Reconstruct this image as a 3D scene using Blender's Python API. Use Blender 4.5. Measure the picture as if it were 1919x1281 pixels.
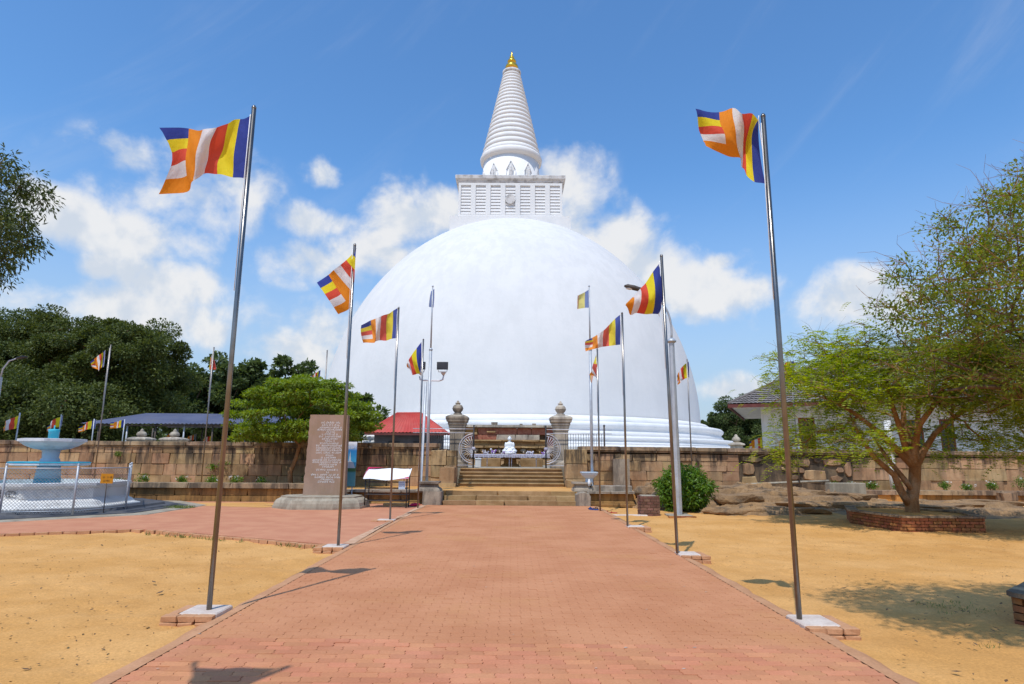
import bpy, bmesh, math, random
import numpy as np
from mathutils import Vector, Matrix, Euler
R = math.radians
scene = bpy.context.scene
for o in list(bpy.data.objects):
    bpy.data.objects.remove(o)
random.seed(7)
rng = np.random.default_rng(11)

# ------------------------------------------------------------------ camera
cam_data = bpy.data.cameras.new('camera')
cam = bpy.data.objects.new('camera', cam_data)
scene.collection.objects.link(cam)
cam_data.sensor_width = 36.0
cam_data.lens = 21.95
cam_data.clip_end = 2000
cam_data.clip_start = 0.05
cam.matrix_world = Matrix.Translation((0, 0, 1.65)) @ Euler((R(100.5), 0, 0)).to_matrix().to_4x4() @ Matrix.Rotation(R(0.4), 4, 'Z')
scene.camera = cam

# ------------------------------------------------------------------ sky and sun
SUN_EL, SUN_ROT = 63.0, 203.0
world = bpy.data.worlds.new('World')
scene.world = world
world.use_nodes = True
wn, wl = world.node_tree.nodes, world.node_tree.links
wn.clear()
def W(t, **k):
    n = wn.new(t)
    for a, b in k.items():
        setattr(n, a, b)
    return n
def wmath(op, a, b=None, clamp=False):
    n = W('ShaderNodeMath', operation=op, use_clamp=clamp)
    for i, v in enumerate((a, b)):
        if v is None: continue
        if isinstance(v, (int, float)): n.inputs[i].default_value = v
        else: wl.new(v, n.inputs[i])
    return n.outputs[0]
sky = W('ShaderNodeTexSky', sky_type='NISHITA')
sky.sun_disc = False
sky.sun_elevation = R(SUN_EL)
sky.sun_rotation = R(SUN_ROT)
sky.altitude = 60
sky.air_density = 1.0
sky.dust_density = 0.6
sky.ozone_density = 1.6
hsv = W('ShaderNodeHueSaturation')
hsv.inputs['Hue'].default_value = 0.505
hsv.inputs['Saturation'].default_value = 1.12
hsv.inputs['Value'].default_value = 1.0
wl.new(sky.outputs[0], hsv.inputs['Color'])
tint = W('ShaderNodeMix', data_type='RGBA', blend_type='MULTIPLY'); tint.inputs['Factor'].default_value = 1.0
wl.new(hsv.outputs[0], tint.inputs['A']); tint.inputs['B'].default_value = (0.95, 1.30, 1.42, 1)
tc = W('ShaderNodeTexCoord')
sep = W('ShaderNodeSeparateXYZ'); wl.new(tc.outputs['Generated'], sep.inputs[0])
az = wmath('ARCTAN2', sep.outputs[0], sep.outputs[1])
el = wmath('ARCSINE', sep.outputs[2])
comb = W('ShaderNodeCombineXYZ'); wl.new(az, comb.inputs[0]); wl.new(el, comb.inputs[1])
def wnoise(scale, detail, rough, vec, stretch=None, dist=0.0):
    n = W('ShaderNodeTexNoise'); n.inputs['Scale'].default_value = scale
    n.inputs['Detail'].default_value = detail; n.inputs['Roughness'].default_value = rough
    n.inputs['Distortion'].default_value = dist
    if stretch:
        m = W('ShaderNodeVectorMath', operation='MULTIPLY'); m.inputs[1].default_value = stretch
        wl.new(vec, m.inputs[0]); vec = m.outputs[0]
    wl.new(vec, n.inputs['Vector'])
    return n.outputs[0]
dirv = tc.outputs['Generated']
n_big = wnoise(9.0, 7, 0.55, dirv, None, 0.2)
n_fine = wnoise(34.0, 5, 0.6, dirv)
shift = W('ShaderNodeVectorMath', operation='ADD'); wl.new(dirv, shift.inputs[0]); shift.inputs[1].default_value = (-0.012, 0, 0.030)
n_up = wnoise(9.0, 4, 0.55, shift.outputs[0], None, 0.2)
CLOUDS = [(-0.579, 0.395, 0.05, 0.033), (-0.517, 0.358, 0.109, 0.06), (-0.631, 0.306, 0.068, 0.035), (-0.555, 0.304, 0.103, 0.043), (-0.443, 0.387, 0.045, 0.037), (-0.641, 0.192, 0.09, 0.031), (-0.515, 0.24, 0.073, 0.038), (-0.575, 0.191, 0.14, 0.039), (-0.31, 0.422, 0.027, 0.02), (-0.454, 0.176, 0.032, 0.02), (-0.314, 0.353, 0.071, 0.024), (-0.192, 0.362, 0.061, 0.05), (-0.122, 0.379, 0.063, 0.044), (-0.327, 0.294, 0.078, 0.029), (-0.229, 0.314, 0.104, 0.049), (-0.317, 0.148, 0.076, 0.032), (-0.272, 0.192, 0.049, 0.049), (0.08, 0.43, 0.061, 0.063), (0.111, 0.385, 0.044, 0.048), (0.168, 0.337, 0.081, 0.051), (0.219, 0.306, 0.067, 0.041), (0.292, 0.264, 0.094, 0.039), (0.378, 0.249, 0.06, 0.028), (0.486, 0.218, 0.082, 0.039), (0.553, 0.222, 0.055, 0.033), (0.343, 0.099, 0.063, 0.021), (-0.606, 0.247, 0.024, 0.017), (0.334, 0.297, 0.031, 0.014)]
field = None
for (ca, ce, ra, re) in CLOUDS:
    s = W('ShaderNodeVectorMath', operation='SUBTRACT'); wl.new(comb.outputs[0], s.inputs[0]); s.inputs[1].default_value = (ca, ce, 0)
    m = W('ShaderNodeVectorMath', operation='MULTIPLY'); wl.new(s.outputs[0], m.inputs[0]); m.inputs[1].default_value = (1/ra, 1/re, 0)
    l = W('ShaderNodeVectorMath', operation='LENGTH'); wl.new(m.outputs[0], l.inputs[0])
    mr = W('ShaderNodeMapRange', interpolation_type='SMOOTHSTEP'); wl.new(l.outputs['Value'], mr.inputs[0])
    mr.inputs[1].default_value = 2.0; mr.inputs[2].default_value = 0.0; mr.inputs[3].default_value = 0.0; mr.inputs[4].default_value = 1.0
    v = mr.outputs[0]
    field = v if field is None else wmath('MAXIMUM', field, v)
# the same kind of cumulus goes on all round the horizon outside the frame
n_world = wnoise(3.2, 3, 0.5, dirv)
band = W('ShaderNodeMapRange', interpolation_type='SMOOTHSTEP'); wl.new(el, band.inputs[0])
band.inputs[1].default_value = 0.62; band.inputs[2].default_value = 0.15; band.inputs[3].default_value = 0; band.inputs[4].default_value = 1
absaz = wmath('ABSOLUTE', az)
side = W('ShaderNodeMapRange', interpolation_type='SMOOTHSTEP'); wl.new(absaz, side.inputs[0])
side.inputs[1].default_value = 0.72; side.inputs[2].default_value = 0.95
wsel = W('ShaderNodeMapRange'); wl.new(n_world, wsel.inputs[0]); wsel.inputs[1].default_value = 0.42; wsel.inputs[2].default_value = 0.62
others = wmath('MULTIPLY', wmath('MULTIPLY', band.outputs[0], side.outputs[0]), wsel.outputs[0])
field = wmath('MAXIMUM', field, others)
# billowing edge: noise eats into the field
rag = wmath('ADD', wmath('MULTIPLY', n_big, 3.0), wmath('MULTIPLY', n_fine, 0.5))
dens = wmath('ADD', field, wmath('SUBTRACT', rag, 1.88))
mask = W('ShaderNodeMapRange', interpolation_type='SMOOTHSTEP'); wl.new(dens, mask.inputs[0])
mask.inputs[1].default_value = -0.02; mask.inputs[2].default_value = 0.85; mask.inputs[4].default_value = 0.95
present = W('ShaderNodeMapRange', interpolation_type='SMOOTHSTEP'); wl.new(field, present.inputs[0]); present.inputs[1].default_value = 0.0; present.inputs[2].default_value = 0.18
cmask = wmath('MULTIPLY', mask.outputs[0], present.outputs[0])
# faint cirrus streaks
rotm = W('ShaderNodeVectorRotate', rotation_type='Z_AXIS'); wl.new(comb.outputs[0], rotm.inputs['Vector']); rotm.inputs['Angle'].default_value = R(-38)
n_cir = wnoise(1.6, 7, 0.62, rotm.outputs[0], (1.0, 6.0, 1.0), 0.4)
cir = W('ShaderNodeMapRange', interpolation_type='SMOOTHSTEP'); wl.new(n_cir, cir.inputs[0]); cir.inputs[1].default_value = 0.5; cir.inputs[2].default_value = 0.85; cir.inputs[4].default_value = 0.14
# haze towards the horizon
hz = W('ShaderNodeMapRange', interpolation_type='SMOOTHSTEP'); wl.new(el, hz.inputs[0]); hz.inputs[1].default_value = 0.46; hz.inputs[2].default_value = -0.02; hz.inputs[4].default_value = 0.9
thin = hz.outputs[0]
cmask = wmath('MAXIMUM', cmask, cir.outputs[0])
lo = W('ShaderNodeMapRange'); wl.new(dens, lo.inputs[0]); lo.inputs[1].default_value = 0.25; lo.inputs[2].default_value = 1.1
ccol = W('ShaderNodeMix', data_type='RGBA')
ccol.inputs['A'].default_value = (0.72, 0.79, 0.89, 1); ccol.inputs['B'].default_value = (0.96, 0.965, 0.975, 1)
n_sh = wmath('SUBTRACT', n_big, n_up)
shf = W('ShaderNodeMapRange', interpolation_type='SMOOTHSTEP'); wl.new(n_sh, shf.inputs[0]); shf.inputs[1].default_value = -0.10; shf.inputs[2].default_value = 0.07
wl.new(shf.outputs[0], ccol.inputs['Factor'])
bg_sky = W('ShaderNodeBackground'); wl.new(tint.outputs['Result'], bg_sky.inputs[0]); bg_sky.inputs[1].default_value = 0.15
bg_cl = W('ShaderNodeBackground'); wl.new(ccol.outputs['Result'], bg_cl.inputs[0]); bg_cl.inputs[1].default_value = 0.90
bg_th = W('ShaderNodeBackground'); bg_th.inputs[0].default_value = (0.50, 0.59, 0.74, 1); bg_th.inputs[1].default_value = 0.9
mx1 = W('ShaderNodeMixShader'); wl.new(thin, mx1.inputs[0]); wl.new(bg_sky.outputs[0], mx1.inputs[1]); wl.new(bg_th.outputs[0], mx1.inputs[2])
mx2 = W('ShaderNodeMixShader'); wl.new(cmask, mx2.inputs[0]); wl.new(mx1.outputs[0], mx2.inputs[1]); wl.new(bg_cl.outputs[0], mx2.inputs[2])
wo = W('ShaderNodeOutputWorld'); wl.new(mx2.outputs[0], wo.inputs[0])

sun_data = bpy.data.lights.new('sun', 'SUN')
sun_data.energy = 3.2
sun_data.angle = R(0.53)
sun_data.color = (1.0, 0.965, 0.91)
sun = bpy.data.objects.new('sun', sun_data)
scene.collection.objects.link(sun)
sun.rotation_euler = Vector((0.2, 0.47, -1.0)).to_track_quat('-Z', 'Y').to_euler()
sun.location = (-20, -40, 80)

scene.view_settings.view_transform = 'Standard'
scene.view_settings.look = 'None'
scene.view_settings.exposure = 0.0
scene.view_settings.gamma = 1.0
scene.view_settings.use_curve_mapping = False
scene.render.engine = 'CYCLES'
scene.cycles.max_bounces = 6; scene.cycles.diffuse_bounces = 3; scene.cycles.glossy_bounces = 2; scene.cycles.transmission_bounces = 3

# ------------------------------------------------------------------ materials
def material(name, c1, c2=None, scale=4.0, rough=0.85, bump=0.0, bscale=None, rand=0.0, metal=0.0,
             streak=None, streak_amt=0.6, streak_top=None, streak_scale=3.0, specks=None, fine=0.0, spec=0.3, stretch=None, stain=None, stain_scale=1.2, stain_amt=0.5):
    """Procedural surface: two colours blended by noise in world space, optional vertical run-off streaks,
    specks, per-object variation and bump."""
    m = bpy.data.materials.new(name); m.use_nodes = True
    N, L = m.node_tree.nodes, m.node_tree.links
    b = N['Principled BSDF']
    b.inputs['Roughness'].default_value = rough; b.inputs['Metallic'].default_value = metal
    b.inputs['Specular IOR Level'].default_value = spec
    geo = N.new('ShaderNodeNewGeometry'); pos = geo.outputs['Position']
    def noise(sc, det=6, ro=0.6, st=None):
        n = N.new('ShaderNodeTexNoise'); n.inputs['Scale'].default_value = sc; n.inputs['Detail'].default_value = det; n.inputs['Roughness'].default_value = ro
        v = pos
        if st:
            mm = N.new('ShaderNodeVectorMath'); mm.operation = 'MULTIPLY'; mm.inputs[1].default_value = st; L.new(pos, mm.inputs[0]); v = mm.outputs[0]
        L.new(v, n.inputs['Vector']); return n.outputs[0]
    def ramp(v, a, c, hi=1.0):
        r = N.new('ShaderNodeMapRange'); r.interpolation_type = 'SMOOTHSTEP'; L.new(v, r.inputs[0])
        r.inputs[1].default_value = a; r.inputs[2].default_value = c; r.inputs[4].default_value = hi; return r.outputs[0]
    def mix(f, a, c):
        x = N.new('ShaderNodeMix'); x.data_type = 'RGBA'
        for s, v in (('Factor', f), ('A', a), ('B', c)):
            if isinstance(v, (tuple, list)): x.inputs[s].default_value = (*v[:3], 1)
            elif isinstance(v, float): x.inputs[s].default_value = v
            else: L.new(v, x.inputs[s])
        return x.outputs['Result']
    col = mix(ramp(noise(scale, st=stretch), 0.36, 0.64), c1, c2 or c1)
    if stain: col = mix(ramp(noise(stain_scale, 7, 0.65), 0.5, 0.68, stain_amt), col, stain)
    if streak:
        f = ramp(noise(streak_scale, 6, 0.7, (1.0, 1.0, 0.14)), 0.43, 0.60, streak_amt)
        if streak_top:                                   # run-off stains thin out below the coping; the dome's also tone down its sunlit top
            sz_ = N.new('ShaderNodeSeparateXYZ'); L.new(pos, sz_.inputs[0])
            k = ramp(sz_.outputs[2], streak_top[0], streak_top[1]); k2 = N.new('ShaderNodeMath'); k2.operation = 'MULTIPLY_ADD'; k2.inputs[1].default_value = 0.75; k2.inputs[2].default_value = 0.3; L.new(k, k2.inputs[0])
            k3 = N.new('ShaderNodeMath'); k3.operation = 'MULTIPLY'; L.new(f, k3.inputs[0]); L.new(k2.outputs[0], k3.inputs[1]); f = k3.outputs[0]
        col = mix(f, col, streak)
    if specks: col = mix(ramp(noise(55, 3, 0.6), 0.64, 0.72, 0.8), col, specks)
    if fine:
        f = ramp(noise(38, 5, 0.7), 0.3, 0.7)
        h = N.new('ShaderNodeHueSaturation'); L.new(col, h.inputs['Color'])
        r = N.new('ShaderNodeMapRange'); L.new(f, r.inputs[0]); r.inputs[3].default_value = 1 - fine; r.inputs[4].default_value = 1 + fine
        L.new(r.outputs[0], h.inputs['Value']); col = h.outputs[0]
    if rand:
        oi = N.new('ShaderNodeObjectInfo')
        r = N.new('ShaderNodeMapRange'); L.new(oi.outputs['Random'], r.inputs[0]); r.inputs[3].default_value = 1 - rand; r.inputs[4].default_value = 1 + rand
        h = N.new('ShaderNodeHueSaturation'); L.new(col, h.inputs['Color']); L.new(r.outputs[0], h.inputs['Value'])
        r2 = N.new('ShaderNodeMapRange'); m2 = N.new('ShaderNodeMath'); m2.operation = 'FRACT'
        m3 = N.new('ShaderNodeMath'); m3.operation = 'MULTIPLY'; m3.inputs[1].default_value = 7.31; L.new(oi.outputs['Random'], m3.inputs[0]); L.new(m3.outputs[0], m2.inputs[0])
        L.new(m2.outputs[0], r2.inputs[0]); r2.inputs[3].default_value = 0.5 - rand * 0.05; r2.inputs[4].default_value = 0.5 + rand * 0.05
        L.new(r2.outputs[0], h.inputs['Hue']); col = h.outputs[0]
    if isinstance(col, tuple): b.inputs['Base Color'].default_value = (*col, 1)
    else: L.new(col, b.inputs['Base Color'])
    if bump:
        bm = N.new('ShaderNodeBump'); bm.inputs['Strength'].default_value = 1.0; bm.inputs['Distance'].default_value = bump
        L.new(noise(bscale or scale * 6, 8, 0.65), bm.inputs['Height']); L.new(bm.outputs[0], b.inputs['Normal'])
    return m

M = {}
M['sand'] = material('sand', (0.575, 0.290, 0.088), (0.66, 0.355, 0.125), 0.55, 0.95, 0.014, 11, fine=0.13, specks=(0.30, 0.18, 0.08), spec=0.1, stain=(0.49, 0.235, 0.068), stain_scale=0.35, stain_amt=0.6)
M['paver'] = material('paver', (0.52, 0.208, 0.103), (0.59, 0.252, 0.130), 0.9, 0.9, 0.0025, 50, rand=0.10, fine=0.07, spec=0.15, stain=(0.56, 0.25, 0.108), stain_scale=0.5, stain_amt=0.6)
M['paver_joint'] = material('paver_joint', (0.42, 0.18, 0.092), (0.56, 0.29, 0.16), 3.0, 0.95, spec=0.1)
M['paver_far'] = material('paver_far', (0.51, 0.212, 0.117), (0.57, 0.258, 0.142), 1.4, 0.9, 0.002, 40, fine=0.06, spec=0.15)
M['haunch'] = material('haunch', (0.47, 0.235, 0.12), (0.55, 0.29, 0.155), 2.0, 0.95, 0.004, 25, fine=0.1, spec=0.1)
M['sandstone'] = material('sandstone', (0.37, 0.225, 0.115), (0.45, 0.30, 0.165), 1.6, 0.92, 0.012, 12, rand=0.26, streak=(0.075, 0.056, 0.042), streak_amt=0.95, streak_top=(0.7, 1.9), fine=0.08, spec=0.15, stain=(0.26, 0.155, 0.075), stain_scale=0.9, stain_amt=0.7)
M['coping'] = material('coping', (0.42, 0.29, 0.175), (0.34, 0.23, 0.14), 2.2, 0.92, 0.007, 16, rand=0.15, streak=(0.09, 0.07, 0.055), streak_amt=0.8, fine=0.08, spec=0.15, stain=(0.13, 0.10, 0.075), stain_scale=1.6, stain_amt=0.75)
M['wall_core'] = material('wall_core', (0.115, 0.085, 0.06), (0.22, 0.155, 0.095), 2.0, 0.95, 0.01, 12, streak=(0.05, 0.042, 0.035), fine=0.1, spec=0.1)
M['orange_stone'] = material('orange_stone', (0.36, 0.195, 0.065), (0.28, 0.155, 0.055), 1.6, 0.92, 0.007, 14, rand=0.12, streak=(0.07, 0.045, 0.025), streak_amt=0.6, fine=0.08, spec=0.15)
M['step_stone'] = material('step_stone', (0.40, 0.255, 0.125), (0.31, 0.19, 0.085), 2.5, 0.92, 0.006, 16, rand=0.1, fine=0.1, spec=0.15, stain=(0.22, 0.13, 0.06), stain_scale=2.0, stain_amt=0.5)
M['grey_stone'] = material('grey_stone', (0.40, 0.33, 0.25), (0.29, 0.235, 0.18), 2.4, 0.92, 0.006, 16, rand=0.06, streak=(0.08, 0.07, 0.06), streak_amt=0.6, fine=0.1, spec=0.15)
M['pale_stone'] = material('pale_stone', (0.52, 0.45, 0.35), (0.44, 0.37, 0.29), 3.0, 0.92, 0.006, 16, rand=0.06, streak=(0.15, 0.125, 0.11), streak_amt=0.55, fine=0.08, spec=0.15)
M['concrete'] = material('concrete', (0.42, 0.36, 0.27), (0.33, 0.29, 0.22), 1.8, 0.9, 0.004, 20, fine=0.08, streak=(0.18, 0.14, 0.10), streak_amt=0.5, spec=0.2)
M['cement'] = material('cement', (0.66, 0.56, 0.48), (0.55, 0.44, 0.37), 4.0, 0.92, 0.003, 30, fine=0.08, spec=0.2)
M['brick'] = material('brick', (0.36, 0.135, 0.05), (0.28, 0.105, 0.045), 5.0, 0.92, 0.004, 30, rand=0.25, fine=0.1, spec=0.15, stain=(0.13, 0.075, 0.04), stain_scale=3.0, stain_amt=0.5)
M['dark_brick'] = material('dark_brick', (0.15, 0.075, 0.055), (0.20, 0.105, 0.075), 5.0, 0.92, 0.004, 30, rand=0.25, fine=0.1, spec=0.15)
M['mortar'] = material('mortar', (0.30, 0.22, 0.14), (0.22, 0.16, 0.10), 5, 0.95, 0.003, 30, spec=0.1)
M['red_brick_course'] = material('red_brick_course', (0.30, 0.10, 0.065), (0.38, 0.16, 0.10), 6, 0.92, 0.01, 18, fine=0.15, spec=0.15)
M['rock'] = material('rock', (0.36, 0.22, 0.11), (0.25, 0.16, 0.09), 1.6, 0.93, 0.05, 6, fine=0.2, spec=0.15, stretch=(.6, 1.4, 2.5), stain=(0.085, 0.07, 0.055), stain_scale=1.5, stain_amt=0.85)
M['dome_white'] = material('dome_white', (0.715, 0.70, 0.683), (0.675, 0.664, 0.648), 0.10, 0.9, 0.05, 0.9, spec=0.2, fine=0.0, stain=(0.63, 0.625, 0.615), stain_scale=0.30, stain_amt=0.25, streak=(0.58, 0.575, 0.565), streak_amt=0.38, streak_scale=0.55, streak_top=(14.0, 48.0))  # grey weathering, darkened further towards the top to offset the sun's brightness there
M['dust'] = material('dust', (0.62, 0.40, 0.26), (0.52, 0.30, 0.18), 5, 0.95, spec=0.1)
M['whitewash'] = material('whitewash', (0.745, 0.735, 0.72), (0.78, 0.77, 0.755), 0.12, 0.85, 0.03, 1.2, spec=0.25, streak=None, stain=(0.60, 0.62, 0.63), stain_scale=0.16, stain_amt=0.55)
M['white_wall'] = material('white_wall', (0.74, 0.73, 0.71), (0.68, 0.67, 0.64), 0.8, 0.85, 0.004, 10, streak=(0.5, 0.47, 0.43), streak_amt=0.4)
M['old_white'] = material('old_white', (0.70, 0.69, 0.66), (0.76, 0.75, 0.72), 3, 0.9, 0.01, 10, stain=(0.36, 0.34, 0.31), stain_scale=2.4, stain_amt=0.55)
M['dirty_cornice'] = material('dirty_cornice', (0.66, 0.64, 0.62), (0.56, 0.54, 0.52), 0.9, 0.9, 0.02, 3, stain=(0.26, 0.24, 0.23), stain_scale=0.9, stain_amt=0.6)
M['gold'] = material('gold', (0.80, 0.50, 0.06), (0.72, 0.42, 0.04), 1.0, 0.28, metal=0.85, spec=0.5)
M['steel'] = material('steel', (0.27, 0.255, 0.24), (0.20, 0.19, 0.18), 3.0, 0.28, metal=0.95, spec=0.5)
M['steel_dark'] = material('steel_dark', (0.22, 0.20, 0.19), (0.28, 0.26, 0.24), 3.0, 0.4, metal=0.8)
M['galvanised'] = material('galvanised', (0.40, 0.43, 0.47), (0.48, 0.51, 0.54), 3.0, 0.5, metal=0.35, stain=(0.33, 0.30, 0.27), stain_scale=2.0, stain_amt=0.4)
M['silver_paint'] = material('silver_paint', (0.62, 0.60, 0.62), (0.54, 0.52, 0.55), 5, 0.45, metal=0.3)
M['black_metal'] = material('black_metal', (0.02, 0.02, 0.022), (0.035, 0.033, 0.033), 5, 0.5)
M['dark_metal'] = material('dark_metal', (0.07, 0.06, 0.055), (0.11, 0.085, 0.07), 6, 0.6, metal=0.4)
M['wire'] = material('wire', (0.50, 0.52, 0.54), (0.42, 0.43, 0.45), 6, 0.5, metal=0.5)
M['slate'] = material('slate', (0.055, 0.058, 0.068), (0.10, 0.10, 0.105), 1.5, 0.7, 0.004, 12, stain=(0.19, 0.16, 0.125), stain_scale=1.0, stain_amt=0.5)
M['pink_granite'] = material('pink_granite', (0.37, 0.245, 0.175), (0.31, 0.205, 0.145), 2.0, 0.75, 0.002, 30, fine=0.07, stretch=(1, 1, 0.4), stain=(0.30, 0.20, 0.12), stain_scale=1.6, stain_amt=0.6, streak=(0.27, 0.17, 0.10), streak_amt=0.4)
M['white_paint'] = material('white_paint', (0.78, 0.77, 0.75), None, 5, 0.7)
M['white_marble'] = material('white_marble', (0.82, 0.83, 0.83), (0.78, 0.80, 0.80), 4, 0.35, spec=0.5)
M['white_fabric'] = material('white_fabric', (0.83, 0.83, 0.83), (0.79, 0.79, 0.80), 3, 0.9, 0.006, 7)
M['crimson_fabric'] = material('crimson_fabric', (0.55, 0.02, 0.10), (0.47, 0.02, 0.08), 5, 0.85)
M['turquoise'] = material('turquoise', (0.03, 0.34, 0.46), (0.04, 0.40, 0.52), 4, 0.6, stain=(0.12, 0.36, 0.44), stain_scale=5.0, stain_amt=0.6)
M['pale_blue'] = material('pale_blue', (0.44, 0.55, 0.66), (0.52, 0.60, 0.68), 3, 0.6, stain=(0.40, 0.42, 0.44), stain_scale=3.0, stain_amt=0.5)
M['marble_grey'] = material('marble_grey', (0.60, 0.61, 0.64), (0.70, 0.70, 0.71), 2, 0.6, stain=(0.35, 0.33, 0.31), stain_scale=2.5, stain_amt=0.4)
M['lavender'] = material('lavender', (0.36, 0.34, 0.43), (0.52, 0.50, 0.56), 9, 0.8, 0.01, 30)
M['purple'] = material('purple', (0.20, 0.06, 0.36), (0.42, 0.25, 0.52), 12, 0.8)
M['pale_petal'] = material('pale_petal', (0.66, 0.60, 0.68), (0.72, 0.70, 0.66), 12, 0.8)
M['red_sheet'] = material('red_sheet', (0.50, 0.065, 0.050), (0.55, 0.10, 0.075), 0.8, 0.6, stain=(0.48, 0.12, 0.09), stain_scale=1.5, stain_amt=0.5)
M['blue_sheet'] = material('blue_sheet', (0.095, 0.105, 0.165), (0.125, 0.135, 0.195), 0.6, 0.5, stain=(0.16, 0.15, 0.17), stain_scale=0.8, stain_amt=0.5)
M['grey_tile'] = material('grey_tile', (0.17, 0.15, 0.145), (0.24, 0.215, 0.20), 2.5, 0.9, 0.01, 10, rand=0.15, fine=0.15, stain=(0.10, 0.085, 0.08), stain_scale=0.9, stain_amt=0.6)
M['hut_wall'] = material('hut_wall', (0.075, 0.072, 0.078), (0.105, 0.10, 0.105), 1.5, 0.8)
M['maroon'] = material('maroon', (0.13, 0.035, 0.03), (0.17, 0.05, 0.04), 3, 0.7)
M['door_wood'] = material('door_wood', (0.30, 0.075, 0.025), (0.20, 0.05, 0.02), 2.0, 0.6, stretch=(6, 6, 0.6))
M['dark_glass'] = material('dark_glass', (0.03, 0.032, 0.04), (0.06, 0.06, 0.07), 1.0, 0.25, spec=0.5)
M['dim_room'] = material('dim_room', (0.10, 0.09, 0.085), (0.07, 0.065, 0.06), 1.0, 0.9)
M['timber'] = material('timber', (0.50, 0.33, 0.16), (0.42, 0.26, 0.12), 3, 0.85, stretch=(1, 6, 6))
M['bark'] = material('bark', (0.25, 0.12, 0.05), (0.36, 0.19, 0.09), 5, 0.95, 0.03, 12, stretch=(1, 1, 0.3), fine=0.2, spec=0.1, stain=(0.42, 0.33, 0.24), stain_scale=2.0, stain_amt=0.5)
M['bark_dark'] = material('bark_dark', (0.10, 0.062, 0.038), (0.17, 0.11, 0.065), 5, 0.95, 0.02, 12, stretch=(1, 1, 0.3), fine=0.15, spec=0.1)
M['bark_pale'] = material('bark_pale', (0.36, 0.29, 0.21), (0.25, 0.19, 0.13), 5, 0.95, 0.015, 12, fine=0.15, spec=0.1)
M['blue_plastic'] = material('blue_plastic', (0.02, 0.06, 0.26), (0.03, 0.09, 0.32), 9, 0.5)
M['red_plastic'] = material('red_plastic', (0.42, 0.03, 0.03), (0.34, 0.03, 0.03), 9, 0.5)
M['yellow_sign'] = material('yellow_sign', (0.62, 0.27, 0.012), (0.58, 0.24, 0.012), 4, 0.5)
M['black_paint'] = material('black_paint', (0.02, 0.018, 0.016), None, 4, 0.7)
M['debris'] = material('debris', (0.11, 0.06, 0.03), (0.20, 0.12, 0.06), 30, 0.9)
M['pale_litter'] = material('pale_litter', (0.6, 0.55, 0.48), (0.5, 0.42, 0.34), 30, 0.9)

def leaf_material(name, c1, c2, trans=0.35, rough=0.55, c3=None):
    m = bpy.data.materials.new(name); m.use_nodes = True
    N, L = m.node_tree.nodes, m.node_tree.links
    b = N['Principled BSDF']; b.inputs['Roughness'].default_value = rough; b.inputs['Specular IOR Level'].default_value = 0.35
    at = N.new('ShaderNodeAttribute'); at.attribute_name = 'rnd'
    cr = N.new('ShaderNodeValToRGB'); e = cr.color_ramp.elements
    e[0].color = (*c1, 1); e[1].color = (*c2, 1)
    if c3:
        x = e.new(0.93); x.color = (*c2, 1); e[-1].color = (*c3, 1)
    L.new(at.outputs['Fac'], cr.inputs[0]); L.new(cr.outputs[0], b.inputs['Base Color'])
    t = N.new('ShaderNodeBsdfTranslucent')
    h = N.new('ShaderNodeHueSaturation'); h.inputs['Saturation'].default_value = 1.15; h.inputs['Value'].default_value = 1.35; h.inputs['Hue'].default_value = 0.485
    L.new(cr.outputs[0], h.inputs['Color']); L.new(h.outputs[0], t.inputs['Color'])
    mx = N.new('ShaderNodeMixShader'); mx.inputs[0].default_value = trans
    L.new(b.outputs[0], mx.inputs[1]); L.new(t.outputs[0], mx.inputs[2]); L.new(mx.outputs[0], N['Material Output'].inputs[0])
    return m
M['leaf_dark'] = leaf_material('leaf_dark', (0.038, 0.062, 0.015), (0.145, 0.175, 0.04), 0.32)
M['leaf_far'] = leaf_material('leaf_far', (0.05, 0.082, 0.026), (0.14, 0.185, 0.055), 0.32)
M['leaf_fresh'] = leaf_material('leaf_fresh', (0.12, 0.19, 0.02), (0.28, 0.37, 0.05), 0.42)
M['leaf_feather'] = leaf_material('leaf_feather', (0.17, 0.25, 0.02), (0.38, 0.46, 0.05), 0.52, c3=(0.50, 0.45, 0.06))
M['leaf_olive'] = leaf_material('leaf_olive', (0.11, 0.16, 0.02), (0.28, 0.34, 0.048), 0.48, c3=(0.30, 0.24, 0.05))
M['leaf_mango'] = leaf_material('leaf_mango', (0.035, 0.06, 0.014), (0.11, 0.14, 0.03), 0.32, 0.45, c3=(0.2, 0.22, 0.04))
M['leaf_bush'] = leaf_material('leaf_bush', (0.045, 0.12, 0.012), (0.17, 0.29, 0.03), 0.35, 0.35)
M['grass'] = leaf_material('grass', (0.09, 0.14, 0.03), (0.22, 0.26, 0.07), 0.3)
M['petal_white'] = leaf_material('petal_white', (0.75, 0.75, 0.72), (0.8, 0.8, 0.78), 0.2)

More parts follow.
